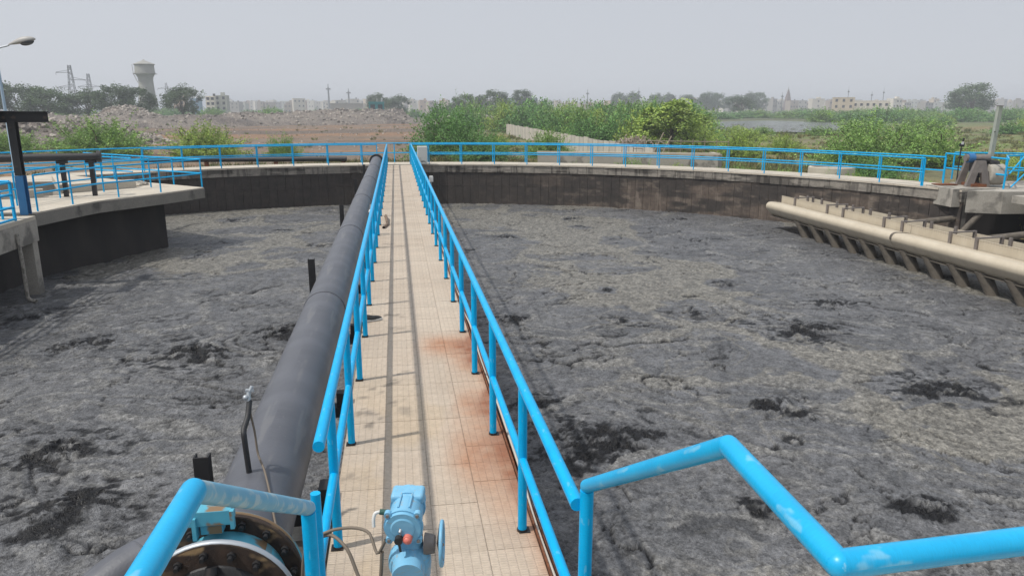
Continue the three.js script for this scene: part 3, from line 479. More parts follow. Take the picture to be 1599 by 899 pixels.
{ // small things on the bridge
  const st = part('driftwood_stick', [tube([[-0.335, 0.03, -19.6], [-0.32, 0.10, -19.2], [-0.29, 0.06, -18.7], [-0.28, 0.035, -18.2], [-0.36, 0.03, -17.7]], 0.035, 8, 30, 0.6)], std({ color: lin(0.21, 0.15, 0.11), roughness: 0.9, bumpMap: grainBump, bumpScale: 0.01 })); tag(st, 'bent brown stick lying on the footbridge tiles by the railing', 'stick');
  const sh = thing('old_shoe', 'black and white worn shoe lying at the foot of the railing', 'shoe', [-0.40, 0.006, -9.75], 0.35);
  const upper = new THREE.SphereGeometry(1, 18, 12); { const p = upper.attributes.position; for (let i = 0; i < p.count; i++) { let x = p.getX(i), y = p.getY(i), z = p.getZ(i); const heel = sm(0.2, -0.9, x); p.setXYZ(i, x * 0.14, Math.max(0, y) * (0.045 + 0.05 * heel) + 0.02, z * (0.042 + 0.01 * Math.cos(x * 3))); } upper.computeVertexNormals(); }
  part('upper', upper, M.rubber, sh); const sole = new THREE.CylinderGeometry(1, 1, 0.022, 24); sole.scale(0.145, 1, 0.048); sole.translate(0, 0.011, 0); part('sole', sole, M.white, sh);
  const wv = thing('air_release_cock', 'small white plastic cock standing beside the pipe at the railing', 'valve', [-0.60, 0.40, -16.9]);
  part('body', [bar(V(0, -0.1, 0), V(0, 0.12, 0), 0.05, 14), ball(V(0, 0.12, 0), 0.062)], M.white, wv); part('cap', [bar(V(0, 0.16, 0), V(0, 0.27, 0), 0.03, 12), box(0.16, 0.04, 0.05, 0.03, 0.02, 0.02)], M.galv, wv);
  const cp = thing('marker_pillar', 'weathered white concrete pillar at the far end of the footbridge', 'pillar', [1.32, 0.006, -38.85]);
  part('shaft', box(0.5, 0.9, 0.5, 0, 0.004, 0, 1.5, 0.03), std({ map: tex(256, 256, (u, v) => { const n = fbm(u * 6, v * 6, 5, 561, 6); return mix3([0.52, 0.54, 0.52], [0.10, 0.10, 0.10], sm(0.56, 0.7, n)); }), roughness: 0.9 }), cp);
  const sb = thing('sensor_box', 'small white sensor box on a bent conduit outside the bridge railing', 'sensor', [1.24, 0.0, -27.7]);
  part('case', box(0.15, 0.22, 0.12, 0, 0.14, 0, 1, 0.02), M.white, sb); part('conduit', tube([[0, 0.15, 0], [-0.02, 0.02, 0], [-0.10, -0.05, 0], [-0.3, -0.1, 0], [-0.44, -0.12, 0]], 0.018, 8), M.galv, sb);
  const sp = thing('probe_pipe', 'slim pale probe pipe standing outside the bridge railing', 'probe', [0.96, 0, -16.4]);
  part('tube', bar(V(0, -2.3, 0), V(0, 0.52, 0), 0.032, 12), M.galv, sp); part('head', bar(V(0, 0.52, 0), V(0, 0.62, 0), 0.05, 14), M.white, sp); part('bracket', box(0.16, 0.04, 0.05, -0.07, -0.12, 0), M.steelGrey, sp);
}
// ---------------------------------------------------------------- railings on the ring walkway
function ringRail(label, r, a0, a1, ph, st, gaps = []) {
  const t = thing('ring_railing', label, 'railing');
  const spans = []; let s = a0; for (const [g0, g1] of gaps) { spans.push([s, g0]); s = g1; } spans.push([s, a1]);
  for (const [b0, b1] of spans) {
    for (const [n, y, q] of [['top_rail', 1.0, 0.028], ['mid_rail', 0.5, 0.025]]) {
      const p = []; for (let a = b0; a < b1 + 0.01; a += (b1 - b0) / Math.ceil((b1 - b0) / 4.6)) p.push(onRing(R(a), r, y)); part(n, tube(p, q, 8, p.length * 3), M.blue, t);
    }
    for (let a = ph + Math.ceil((b0 - ph) / st) * st; a <= b1; a += st) part('post', bar(onRing(R(a), r, 0.004), onRing(R(a), r, 0.99), 0.026, 8), M.blue, t);
    for (const a of [b0, b1]) part('post', bar(onRing(R(a), r, 0.004), onRing(R(a), r, 0.99), 0.026, 8), M.blue, t);
  }
}
ringRail('blue two-bar railing along the inner edge of the tank rim', TR - 0.02, -31.5, 71.6, 19.95, 4.68, [[-1.4, 3.25]]);
ringRail('blue two-bar railing along the outer edge of the tank rim', TR + 1.42, -56, 71.2, 19.05, 4.52);

function railRun(name, label, pts, posts, hs = [1.0, 0.5], r = 0.026, mat = M.blue) { // railing over a polyline of base points
  const t = thing(name, label, 'railing'), up = (p, y) => V(p[0], (p[2] ?? 0) + y, p[1]);
  hs.forEach((h, i) => part(i ? 'mid_rail' : 'top_rail', elbowRail(pts.map((p) => up(p, h)), r, 8), mat, t));
  posts.forEach((p) => part('post', bar(up(p, 0.004), up(p, hs[0]), r, 8), mat, t)); return t;
}
// ---------------------------------------------------------------- side chamber built into the tank, with its slab, walls and railings
const darkWall = std({ map: tex(512, 128, (u, v) => { const n = fbm(u * 12, v * 4, 5, 601, 4), d = fbm(u * 14, v * 2, 4, 602, 2); let c = mix3([0.020, 0.018, 0.018], [0.045, 0.038, 0.034], n); return mix3(c, [0.09, 0.078, 0.068], sm(0.66, 0.85, d) * 0.35); }), roughness: 0.85, bumpMap: grainBump, bumpScale: 0.004 });
function prism(pts, y0, y1, holes = []) { // flat slab from a plan outline of [x, z]
  const s = new THREE.Shape(pts.map((p) => new THREE.Vector2(p[0], -p[1]))); for (const h of holes) s.holes.push(new THREE.Path(h.map((p) => new THREE.Vector2(p[0], -p[1]))));
  const g = new THREE.ExtrudeGeometry(s, { depth: y1 - y0, bevelEnabled: false }); g.rotateX(-PI / 2); g.translate(0, y0, 0); return boxUV(g, 4);
}
function wallRun(a, b, th, y0, y1, s = 4) { const d = Math.hypot(b[0] - a[0], b[1] - a[1]), g = new THREE.BoxGeometry(d, y1 - y0, th); g.rotateY(-Math.atan2(b[1] - a[1], b[0] - a[0])); g.translate((a[0] + b[0]) / 2, (y0 + y1) / 2, (a[1] + b[1]) / 2); return boxUV(g, s); }
{
  const t = thing('side_chamber', 'concrete side chamber jutting into the tank with overhanging slab and black wall', 'chamber');
  const front = [[-6.9, -28.25], [-7.35, -27.3], [-7.85, -26.4], [-8.5, -25.45], [-9.15, -24.5], [-9.5, -23.2], [-9.8, -21.9]];
  part('slab', prism([...front, [-10.2, -21.86], [-11.4, -22.2], [-19, -22.2], [-19.2, -30.0], [-13.5, -34.15], [-9.7, -30.75]], -0.03, 0.012, [[[-10.95, -26.35], [-14.0, -25.0], [-17.4, -25.6], [-17.0, -31.3], [-13.3, -31.6], [-11.5, -28.9]]]), M.lime, t);
  part('slab_edge', prism([...front.map((p, i) => [p[0] + 0.012, p[1]]), [-10.2, -21.86], [-11.4, -22.2], [-19, -22.2], [-19.2, -30.0], [-13.5, -34.15], [-9.7, -30.75]], -0.36, -0.032, [[[-10.95, -26.35], [-14.0, -25.0], [-17.4, -25.6], [-17.0, -31.3], [-13.3, -31.6], [-11.5, -28.9]]]), std({ map: concreteTex, roughness: 0.92, color: lin(0.6, 0.6, 0.6) }), t);
  part('front_wall', wallRun([-8.31, -27.87], [-10.6, -23.2], 0.25, -3, -0.362), darkWall, t);
  part('front_wall', wallRun([-10.62, -23.3], [-10.75, -20.9], 0.25, -3, -0.362), darkWall, t);
  part('side_wall', wallRun([-8.42, -27.95], [-12.6, -33.3], 0.25, -3, -0.362), darkWall, t);
  for (const [a, b] of [[[-10.95, -26.35], [-14.0, -25.0]], [[-14.0, -25.0], [-17.4, -25.6]], [[-17.4, -25.6], [-17.0, -31.3]], [[-17.0, -31.3], [-13.3, -31.6]], [[-13.3, -31.6], [-11.5, -28.9]], [[-11.5, -28.9], [-10.95, -26.35]]]) part('pit_wall', wallRun(a, b, 0.18, -2.4, -0.361), M.concrete, t);
  part('pit_floor', prism([[-10.9, -26.2], [-14, -24.8], [-17.5, -25.5], [-17.1, -31.5], [-13.2, -31.8]], -2.5, -2.3), darkWall, t);
  part('kerb', wallRun([-11.05, -27.0], [-9.35, -28.6], 0.22, 0.014, 0.30), M.lime, t); part('kerb', wallRun([-11.3, -26.0], [-14.1, -24.75], 0.25, 0.014, 0.26), M.lime, t);
  part('kerb', wallRun([-11.2, -27.2], [-13.1, -31.3], 0.22, 0.014, 0.28), M.lime, t);
  part('pit_pipe', bar(V(-11.3, -0.5, -28.0), V(-17, -0.5, -28.6), 0.28, 20, 0.28, 2), std({ color: lin(0.10, 0.16, 0.20), roughness: 0.5 }), t, 'grey-blue pipe inside the open pit');
  // nearer wing: beam, corner column and drain pipe
  const w = thing('chamber_wing', 'dark concrete beam and columns of the nearer chamber walkway', 'walkway');
  part('walk_slab', box(1.7, 0.10, 9.2, -10.36, -0.088, -16.65), M.lime, w);
  part('beam', box(0.3, 0.56, 9.2, -9.65, -0.65, -16.65), M.concrete, w, 'mouldy concrete edge beam');
  for (const z of [-21.05, -18.4, -15.6]) part('column', box(0.27, 2.5, 0.28, -9.66, -3.15, z), M.concrete, w);
  part('back_wall', box(0.2, 2.6, 9.1, -10.9, -3.0, -16.5), darkWall, w);
  part('drain_pipe', tube([[-9.46, -0.28, -20.05], [-9.44, -1.0, -20.05], [-9.44, -1.85, -20.05], [-9.36, -1.97, -20.0], [-9.2, -2.0, -19.95]], 0.045, 10, 30), M.concrete, w);
}
railRun('chamber_railing', 'blue railing along the front edge of the chamber slab', [[-6.98, -28.42], [-7.5, -27.5], [-8.15, -26.45], [-9.2, -24.95], [-9.85, -22.2]], [[-7.0, -28.42], [-7.95, -26.8], [-8.85, -25.48], [-9.55, -23.75], [-9.85, -22.2]]);
railRun('chamber_railing', 'blue railing on the inner side of the chamber walkway beside the pit', [[-8.8, -28.6], [-9.9, -27.2], [-10.6, -25.5], [-11.1, -22.6]], [[-8.8, -28.6], [-9.9, -27.2], [-10.6, -25.5], [-11.0, -23.6]]);
railRun('chamber_railing', 'blue railing running back from the tip of the chamber slab to the rim', [[-7.02, -28.5], [-8.26, -29.5], [-9.66, -30.6], [-12.8, -33.5]], [[-8.26, -29.5], [-9.66, -30.6], [-11.2, -32.05], [-12.8, -33.5]]);
railRun('chamber_railing', 'blue railing across the far side of the open pit below the black pipe', [[-9.7, -29.6], [-13.4, -32.3], [-18, -31.9]], [[-11.5, -30.95], [-13.4, -32.3], [-15.5, -32.1], [-17.8, -31.9]]);
railRun('wing_railing', 'blue four-bar railing on the nearer chamber walkway', [[-9.58, -20.35], [-9.58, -12.4]], [[-9.58, -20.35], [-9.58, -18.4], [-9.58, -16.4], [-9.58, -14.4], [-9.58, -12.4]], [0.98, 0.68, 0.36, 0.06], 0.032);
railRun('wing_railing', 'short blue gate leaf standing across the nearer chamber walkway', [[-9.72, -20.6], [-11.2, -20.75]], [[-9.72, -20.6], [-10.0, -20.62], [-11.2, -20.75]], [0.98, 0.62, 0.30], 0.032);
railRun('wing_railing', 'blue railing on the back of the nearer chamber walkway', [[-11.1, -21.3], [-11.1, -12.4]], [[-11.1, -21.3], [-11.1, -19.3], [-11.1, -17.3], [-11.1, -15]], [0.98, 0.5], 0.028);
{ // black I-beam gantry
  const g = thing('gantry_crane', 'black steel hoist gantry with crossbeam on a part-blue column', 'gantry', [-9.86, 0, -21.55]);
  const I = (L, h, w) => [box(L, 0.02, w, 0, 0, 0, 1), box(L, 0.02, w, 0, h - 0.02, 0, 1), box(L, h - 0.04, 0.016, 0, 0.02, 0, 1)];
  const bm = I(3.4, 0.28, 0.16).map((q) => q.translate(-0.82, 2.42, 0)); part('crossbeam', bm, M.blackSteel, g);
  part('bearing_beam', [box(0.20, 0.30, 2.2, -0.35, 2.41, 0.3, 1)].map((q) => q), M.blackSteel, g);
  part('trolley', [box(1.5, 0.22, 0.2, -1.0, 2.715, 0.1, 1)], M.blackSteel, g);
  part('column', [box(0.18, 1.40, 0.02, 0, 1.05, 0.09, 1), box(0.18, 1.40, 0.02, 0, 1.05, -0.09, 1), box(0.02, 1.40, 0.16, 0, 1.05, 0, 1)], M.blackSteel, g);
  part('column_foot', [box(0.20, 1.03, 0.02, 0, 0.014, 0.10, 1), box(0.20, 1.03, 0.02, 0, 0.014, -0.10, 1), box(0.02, 1.03, 0.18, 0, 0.014, 0, 1)], std({ color: lin(0.02, 0.14, 0.32), roughness: 0.5 }), g, 'dark blue painted lower column');
}
{ // black pipe on stands over the chamber
  const p = thing('chamber_pipe', 'black horizontal pipe on steel stands above the chamber slab', 'pipe');
  part('pipe_run', bar(V(-9.5, 1.27, -26.05), V(-16.5, 1.27, -24.5), 0.12, 20, 0.12, 2), M.black, p); part('end_flange', bar(V(-9.44, 1.27, -26.07), V(-9.56, 1.27, -26.04), 0.185, 24), M.black, p);
  for (const [x, z] of [[-10.55, -25.85], [-9.75, -26.02], [-13.2, -25.25]]) part('stand', [box(0.12, 1.13, 0.12, x, 0.014, z, 1), box(0.3, 0.08, 0.16, x, 1.07, z, 1)], M.blackSteel, p);
}
{ // debris on the slab
  seed = 31; const d = thing('debris_heap', 'small heap of broken plaster lumps on the chamber slab', 'debris');
  for (let i = 0; i < 14; i++) { const g = new THREE.DodecahedronGeometry(rr(0.06, 0.19), 0); g.scale(1, 0.6, 1); g.rotateY(rr(0, 6)); g.translate(rr(-10.2, -9.2), 0.05, -29.3 + rr(-0.5, 0.4)); part('lump', g, i % 3 ? M.lime : M.concrete, d); }
}
{ // street lamp
  const l = thing('street_lamp', 'street lamp with grey cobra head on a pale blue pole', 'street lamp', [-11.5, 0, -24.9]);
  part('pole', bar(V(0, 0.013, 0), V(-0.05, 4.28, 0), 0.06, 14, 0.035), std({ color: lin(0.34, 0.45, 0.55), roughness: 0.45 }), l);
  part('arm', tube([[-0.05, 4.26, 0], [-0.05, 4.40, 0], [0.06, 4.50, 0], [0.34, 4.58, 0]], 0.024, 10, 24), M.galv, l);
  const hd = new THREE.SphereGeometry(1, 24, 16); { const p = hd.attributes.position; for (let i = 0; i < p.count; i++) { const x = p.getX(i), y = p.getY(i), z = p.getZ(i), k = sm(-1.1, 0.3, x); p.setXYZ(i, x * 0.40, (y > 0 ? y * 0.13 : y * 0.05) * (0.45 + 0.6 * k), z * (0.07 + 0.07 * k)); } hd.computeVertexNormals(); hd.rotateZ(0.22); hd.translate(0.70, 4.68, 0); }
  part('head', hd, std({ color: lin(0.36, 0.35, 0.33), roughness: 0.5 }), l);
  const bowl = new THREE.SphereGeometry(1, 20, 12); bowl.scale(0.20, 0.10, 0.12); bowl.rotateZ(0.22); bowl.translate(0.84, 4.68, 0); part('glass_bowl', bowl, std({ color: lin(0.07, 0.075, 0.08), roughness: 0.25 }), l, 'dark unlit glass bowl');
}

// ---------------------------------------------------------------- decanter trough over the sludge
{
  const t = thing('decanter_trough', 'long beige decanter trough on slanting downpipes in the sludge', 'decanter');
  const z0 = -28.6, z1 = -12.6, X = 15.0;
  const prof = new THREE.SplineCurve([[0.34, -1.52], [0.16, -1.38], [0.03, -1.22], [0.0, -1.12], [0.02, -1.04], [0.08, -0.975], [0.17, -0.95], [0.32, -0.955], [0.62, -0.99]].map((p) => new THREE.Vector2(...p))).getPoints(40).map((p) => [p.x, p.y]);
  const sweep = (pf, a, b, th) => { // extrude a profile along z with thickness th
    const s = new THREE.Shape(); pf.forEach((p, i) => i ? s.lineTo(p[0], p[1]) : s.moveTo(p[0], p[1])); for (let i = pf.length - 1; i >= 0; i--) { const p = pf[i], q = pf[Math.max(0, i - 1)], n = pf[Math.min(pf.length - 1, i + 1)], dx = n[0] - q[0], dy = n[1] - q[1], l = Math.hypot(dx, dy) || 1; s.lineTo(p[0] + dy / l * th, p[1] - dx / l * th); }
    const g = new THREE.ExtrudeGeometry(s, { depth: Math.abs(b - a), bevelEnabled: false }); g.translate(X, 0, Math.min(a, b)); return boxUV(g, 2);
  };
  for (const [a, b] of [[z0, -20.62], [-20.60, z1]]) {
    part('rolled_lip', sweep(prof, a, b, 0.03), M.frp, t, 'cream rolled lip');
    part('weir_plate', box(0.014, 0.27, b - a, X + 0.675, -1.0, (a + b) / 2, 2), M.frp, t); part('plate_trim', box(0.03, 0.02, b - a, X + 0.675, -0.729, (a + b) / 2, 2), M.frp, t);
    part('far_plate', box(0.014, 0.42, b - a, X + 1.45, -1.14, (a + b) / 2, 2), M.frp, t);
    part('trough_floor', box(1.4, 0.03, b - a, X + 0.90, -1.53, (a + b) / 2, 2), M.frpDirty, t);
    part('trough_back', box(0.02, 0.36, b - a, X + 1.475, -1.50, (a + b) / 2, 2), M.frpDirty, t);
  }
  part('joint_band', sweep(prof.map((p) => [p[0] - 0.004, p[1] + 0.012]), -20.66, -20.56, 0.04), M.frpDirty, t, 'dark joint band across the lip');
  for (let i = 0; i < 14; i++) { // downpipes, leaning out under the trough
    const z = -26.17 + i * 1.03, g = new THREE.CylinderGeometry(0.26, 0.19, 1, 16); g.scale(0.85, 1, 0.75); const p = g.attributes.position; for (let k = 0; k < p.count; k++) { const y = p.getY(k) + 0.5; p.setXYZ(k, X + 0.55 - 0.22 * y + p.getX(k), -2.25 + 0.80 * y, z + 0.08 - 0.36 * y + p.getZ(k)); } g.computeVertexNormals();
    part('downpipe', g, M.frpDirty, t);
  }
  const nz = [-27.5, -25.2, -24.2, -21.9, -21.0, -18.9, -17.9, -15.9, -14.2];
  nz.forEach((z, i) => part('stay', [box(0.06, 0.34, 0.10, X + 0.645, -0.99, z, 1), sqbar(V(X + 0.66, -0.68, z), V(X + 1.44, -0.66, z), 0.07, 0.035), box(0.05, 0.36, 0.10, X + 1.415, -1.0, z, 1)], M.steelGrey, t));
  for (let z = -27.9; z < -13; z += 1.03) if (!nz.some((q) => Math.abs(q - z) < 0.3)) part('back_stay', box(0.05, 0.36, 0.10, X + 1.415, -1.0, z, 1), M.steelGrey, t);
  // arms carrying the trough from the drive shaft
  for (const z of [-23.6, -20.2]) part('swing_arm', bar(V(X + 1.2, -1.3, z), V(21.2, -0.9, z), 0.11, 14), M.frpDirty, t);
  const ct = part('wall_conduit', [tube([[20.3, -0.35, -22.9], [20.0, -0.8, -22.95], [19.3, -1.6, -23.0], [18.9, -2.4, -23.1]], 0.10, 12, 20)], M.frpDirty); tag(ct, 'sloping grey pipe in the dark recess beside the decanter', 'pipe');
}
// ---------------------------------------------------------------- drive station of the decanter on the rim
{
  const b = thing('rim_block', 'mouldy concrete block on the tank rim before the drive unit', 'block');
  part('block_body', prism([[19.36, -24.95], [19.26, -23.45], [20.9, -23.4], [21.0, -25.0]], -0.60, 0.035), M.concrete, b);
  const s = thing('drive_slab', 'thick stained concrete slab beside the drive unit over a dark recess', 'slab');
  part('slab_body', prism([[19.50, -23.05], [20.42, -22.5], [24.5, -22.1], [24.5, -26.0], [21.1, -25.9], [21.05, -23.35]], -0.74, 0.02), M.concrete, s);
  part('recess_wall', box(0.3, 3.2, 9.5, 23.0, -3.95, -18.4), darkWall, s); part('recess_pier', box(2.6, 2.6, 0.4, 21.2, -3.35, -23.6), darkWall, s); part('recess_pier', box(1.6, 2.6, 0.35, 22.0, -3.35, -19.6), darkWall, s);
  part('recess_roof', box(4.5, 0.25, 6.4, 22.6, -0.30, -18.85), M.concrete, s);
  const d = thing('decanter_drive', 'grimy gear drive with blue-banded shaft on two grey trestles', 'gear drive', [20.75, 0.04, -24.35], -0.25);
  const leg = (x) => { const sh = new THREE.Shape([[-0.42, 0], [0.42, 0], [0.16, 0.92], [-0.16, 0.92]].map((p) => new THREE.Vector2(...p))); const ho = new THREE.Path([[-0.16, 0.001], [0.16, 0.001], [0.06, 0.5], [-0.06, 0.5]].map((p) => new THREE.Vector2(...p))); sh.holes.push(ho); const g = new THREE.ExtrudeGeometry(sh, { depth: 0.16, bevelEnabled: false }); g.translate(0, 0, x); return boxUV(g, 1.5); };
  part('trestle', leg(-0.45), M.steelGrey, d); part('trestle', leg(0.25), M.steelGrey, d);
  part('base_frame', box(0.5, 0.1, 1.0, 0, 0.005, 0, 1), M.rust, d);
  part('shaft', bar(V(-0.42, 1.0, 0.1), V(0.45, 1.0, 0.0), 0.13, 20), M.steelGrey, d); part('coupling', bar(V(-0.34, 1.0, 0.09), V(-0.12, 1.0, 0.065), 0.17, 20), std({ color: lin(0.03, 0.14, 0.33), roughness: 0.5 }), d, 'blue coupling band');
  part('gearbox', [box(0.44, 0.46, 0.4, 0.1, 0.52, 0, 1, 0.05), bar(V(0.42, 0.75, 0), V(0.75, 0.72, 0), 0.2, 20), bar(V(0.1, 0.3, 0), V(0.1, 0.55, 0), 0.12, 16)], M.blackSteel, d);
  const m = part('drum', [(() => { const g = lathe([[0.001, 0], [0.34, 0], [0.38, 0.06], [0.38, 0.5], [0.34, 0.58], [0.001, 0.6]], 28); g.rotateZ(PI / 2); g.translate(0.95, 0.42, 0.1); return boxUV(g, 1.5); })()], M.concrete, d, 'mould-stained grey drum');
  const k = thing('steel_mast', 'tall grey-green steel post behind the gear drive', 'post', [22.3, 0.022, -25.5]);
  part('shaft', [box(0.17, 2.85, 0.13, 0, 0, 0, 1, 0.01)], std({ map: tex(128, 256, (u, v) => { const n = fbm(u * 4, v * 8, 4, 621); return mix3([0.26, 0.29, 0.25], [0.36, 0.38, 0.33], n); }), roughness: 0.7 }), k); part('cap_plate', box(0.21, 0.015, 0.17, 0, 2.851, 0), M.steelGrey, k); part('bolt', bar(V(-0.09, 1.9, 0.07), V(-0.09, 1.9, 0.1), 0.02, 8), M.blackSteel, k);
  k.rotation.z = -0.04;
  const j = thing('level_gauge', 'thin black rod gauge with clamp head on the rim block', 'gauge', [20.5, 0.04, -24.85]);
  part('rod', bar(V(0, 0, 0), V(0, 1.42, 0), 0.022, 8), M.black, j); part('clamp', [box(0.14, 0.12, 0.12, 0.02, 1.38, 0, 1, 0.02), bar(V(0.02, 1.45, 0), V(0.06, 1.68, 0), 0.03, 8), box(0.10, 0.06, 0.10, 0, 0.95, 0)], M.blackSteel, j); part('white_tag', box(0.08, 0.10, 0.02, -0.02, 1.46, 0.07), M.white, j);
  const pl = part('cover_plate', box(0.7, 0.03, 0.5, 19.95, 0.05, -24.75, 1), M.rust); tag(pl, 'brown rusted plate lying on the rim block', 'plate');
}
railRun('drive_railing', 'blue railing in front of the gear drive', [[21.45, -26.75], [21.1, -23.3]], [[21.45, -26.75], [21.1, -23.3]], [1.06, 0.5], 0.032);
railRun('drive_railing', 'blue railing behind the gear drive', [[22.2, -27.2], [24.3, -26.2], [24.3, -22.2]], [[22.2, -27.2], [23.2, -26.75], [24.3, -26.2], [24.3, -24.2]], [1.06, 0.5], 0.03);
railRun('drive_railing', 'blue railing running out beyond the drive slab', [[21.15, -23.3], [22.6, -25.0], [26.5, -25.4]], [[22.6, -25.0], [24.5, -25.2]], [1.06, 0.5], 0.03);
{ const s = thing('stair_stringer', 'blue sloping stair rails at the edge of the drive slab', 'railing'); part('sloping_rail', bar(V(21.2, 0.55, -23.25), V(22.7, 1.35, -24.1), 0.026, 8), M.blue, s); part('sloping_rail', bar(V(21.3, 0.1, -23.2), V(22.8, 0.75, -24.0), 0.026, 8), M.blue, s); }
// ================================================================ land beyond the tank
const hillNoise = (x, z) => fbm(x * 0.05, z * 0.05, 4, 701);
function landHeight(x, z) { const r = Math.hypot(x - CX, z - CZ); return GROUND + (0.5 * (hillNoise(x, z) - 0.5) + 0.25 * (fbm(x * 0.3, z * 0.3, 3, 702) - 0.5)) * sm(23, 34, r); }
{
  const NA = 640, radii = []; for (let r = 22.0; r < 7500; r *= r < 300 ? 1.016 : 1.05) radii.push(r); const NR = radii.length;
  const P = new Float32Array(NA * NR * 3), C = new Float32Array(NA * NR * 3), U = new Float32Array(NA * NR * 2), I = [];
  for (let j = 0; j < NR; j++) for (let i = 0; i < NA; i++) {
    const a = i / NA * 2 * PI, r = radii[j], k = j * NA + i, x = CX + r * Math.sin(a), z = CZ - r * Math.cos(a);
    P[3 * k] = x; P[3 * k + 1] = landHeight(x, z); P[3 * k + 2] = z; U[2 * k] = x / 9; U[2 * k + 1] = z / 9;
    const n = fbm(x * 0.06, z * 0.06, 4, 711), m = fbm(x * 0.35, z * 0.35, 4, 712), st = fbm(x * 0.03, z * 0.16, 4, 713);
    let c = mix3([0.155, 0.115, 0.082], [0.215, 0.165, 0.125], m);                                // bare earth
    c = mix3(c, [0.27, 0.155, 0.085], 0.8 * sm(0.50, 0.62, st));                                   // orange clay
    c = mix3(c, [0.12, 0.095, 0.078], 0.75 * sm(0.50, 0.64, fbm(x * 0.02 + 5, z * 0.12, 4, 714)));
    const bare = sm(16, 8, x + 14 * (n - 0.5)) * sm(-70, -52, x) ;
    const grass = mix3([0.095, 0.150, 0.040], [0.20, 0.205, 0.075], m);
    const g = cl(1 - bare + 0.9 * sm(0.56, 0.70, n) * sm(60, 42, r) );
    c = mix3(c, grass, cl(g * (0.45 + 0.8 * sm(0.38, 0.6, fbm(x * 0.12, z * 0.12, 4, 715)))));
    c = mix3(c, [0.085, 0.098, 0.055], 0.8 * sm(210, 330, r)); C.set(c, 3 * k);
  }
  for (let j = 0; j + 1 < NR; j++) for (let i = 0; i < NA; i++) { const a = j * NA + i, b = j * NA + (i + 1) % NA, c = a + NA, e = b + NA; I.push(a, c, b, b, c, e); }
  const g = new THREE.BufferGeometry(); g.setAttribute('position', new THREE.BufferAttribute(P, 3)); g.setAttribute('color', new THREE.BufferAttribute(C, 3)); g.setAttribute('uv', new THREE.BufferAttribute(U, 2)); g.setIndex(I); g.computeVertexNormals();
  const soil = tex(512, 512, (u, v) => { const c = 0.5 + 0.6 * fbm(u * 16, v * 16, 5, 721, 16) * (0.7 + 0.6 * vn(u * 200, v * 200, 722, 200)); return [c, c, c]; });
  structure(part('ground', g, std({ vertexColors: true, map: soil, color: lin(1.2, 1.2, 1.2), bumpMap: grainBump, bumpScale: 0.15, roughness: 0.97 })));
  const fl = new THREE.CircleGeometry(22.5, 64); fl.rotateX(-PI / 2); fl.translate(CX, -3.05, CZ); structure(part('tank_floor', fl, M.concrete));
}
// pond
{
  const pts = []; for (let i = 0; i < 60; i++) { const a = i / 60 * 2 * PI, k = 0.8 + 0.45 * fbm(Math.cos(a) * 1.3 + 3, Math.sin(a) * 1.3, 3, 731), u = 66 * k * Math.sin(a), v = 21 * k * Math.cos(a); pts.push(new THREE.Vector2(99 + 0.46 * u + 0.89 * v, 190 + 0.89 * u - 0.46 * v)); }
  const g = new THREE.ShapeGeometry(new THREE.Shape(pts)); g.rotateX(-PI / 2); g.translate(0, GROUND + 0.34, 0); boxUV(g, 20);
  structure(part('pond_water', g, std({ color: lin(0.07, 0.075, 0.06), roughness: 0.12, bumpMap: grainBump, bumpScale: 0.05 })));
}
// ---------------------------------------------------------------- rubble mounds
const rubbleTex = tex(512, 512, (u, v) => { const a = vn(u * 40, v * 40, 741, 40), b = vn(u * 110, v * 110, 742, 110), n = fbm(u * 6, v * 6, 4, 743, 6); let k = 0.5 + 0.5 * a; k *= 0.75 + 0.5 * b; const c = mix3([0.30, 0.265, 0.235], [0.20, 0.185, 0.17], n); return mul(c, k * 1.25); });
const rubbleM = std({ map: rubbleTex, vertexColors: true, roughness: 0.97, bumpMap: grainBump, bumpScale: 0.25 });
function mound(label, pts, w, hs, sd, dark = 0) { // heap along a line of [x, z]; hs: heights at the points
  const N = 260, K = 26, P = [], C = [], U = [], I = [], curve = new THREE.CatmullRomCurve3(pts.map((p) => V(p[0], 0, p[1])));
  for (let i = 0; i <= N; i++) {
    const t = i / N, p = curve.getPoint(t), d = curve.getTangent(t), nx = -d.z, nz = d.x, f = t * (hs.length - 1), hi = Math.min(hs.length - 2, Math.floor(f)), h = mix(hs[hi], hs[hi + 1], sm(0, 1, f - hi)), end = sm(0, 0.04, t) * sm(1, 0.96, t);
    for (let k = 0; k <= K; k++) {
      const s = k / K * 2 - 1, x = p.x + nx * s * w, z = p.z + nz * s * w, n = fbm(x * 0.12, z * 0.12, 4, sd), m = fbm(x * 0.55, z * 0.55, 4, sd + 5), e = vn(x * 1.6, z * 1.6, sd + 9);
      const y = GROUND - 0.3 + end * (Math.pow(Math.max(0, 1 - s * s), 0.8) * h * (0.6 + 0.8 * n) + (1 - s * s) * (1.1 * (m - 0.4) + 0.35 * (e - 0.5)));
      P.push(x, y, z); U.push(x / 8, z / 8 + y / 8); const q = mix3(mix3([0.72, 0.70, 0.70], [1.12, 1.06, 1.0], m), [0.45, 0.43, 0.44], cl(dark + sm(0.55, 0.68, n) * 0.6)); C.push(...q);
      if (i < N && k < K) { const a = i * (K + 1) + k; I.push(a, a + 1, a + K + 1, a + 1, a + K + 2, a + K + 1); }
    }
  }
  const g = new THREE.BufferGeometry(); g.setAttribute('position', new THREE.Float32BufferAttribute(P, 3)); g.setAttribute('color', new THREE.Float32BufferAttribute(C, 3)); g.setAttribute('uv', new THREE.Float32BufferAttribute(U, 2)); g.setIndex(I); g.computeVertexNormals();
  const o = structure(part('rubble_mound', g, rubbleM)); tag(o, label); return { g, o };
}
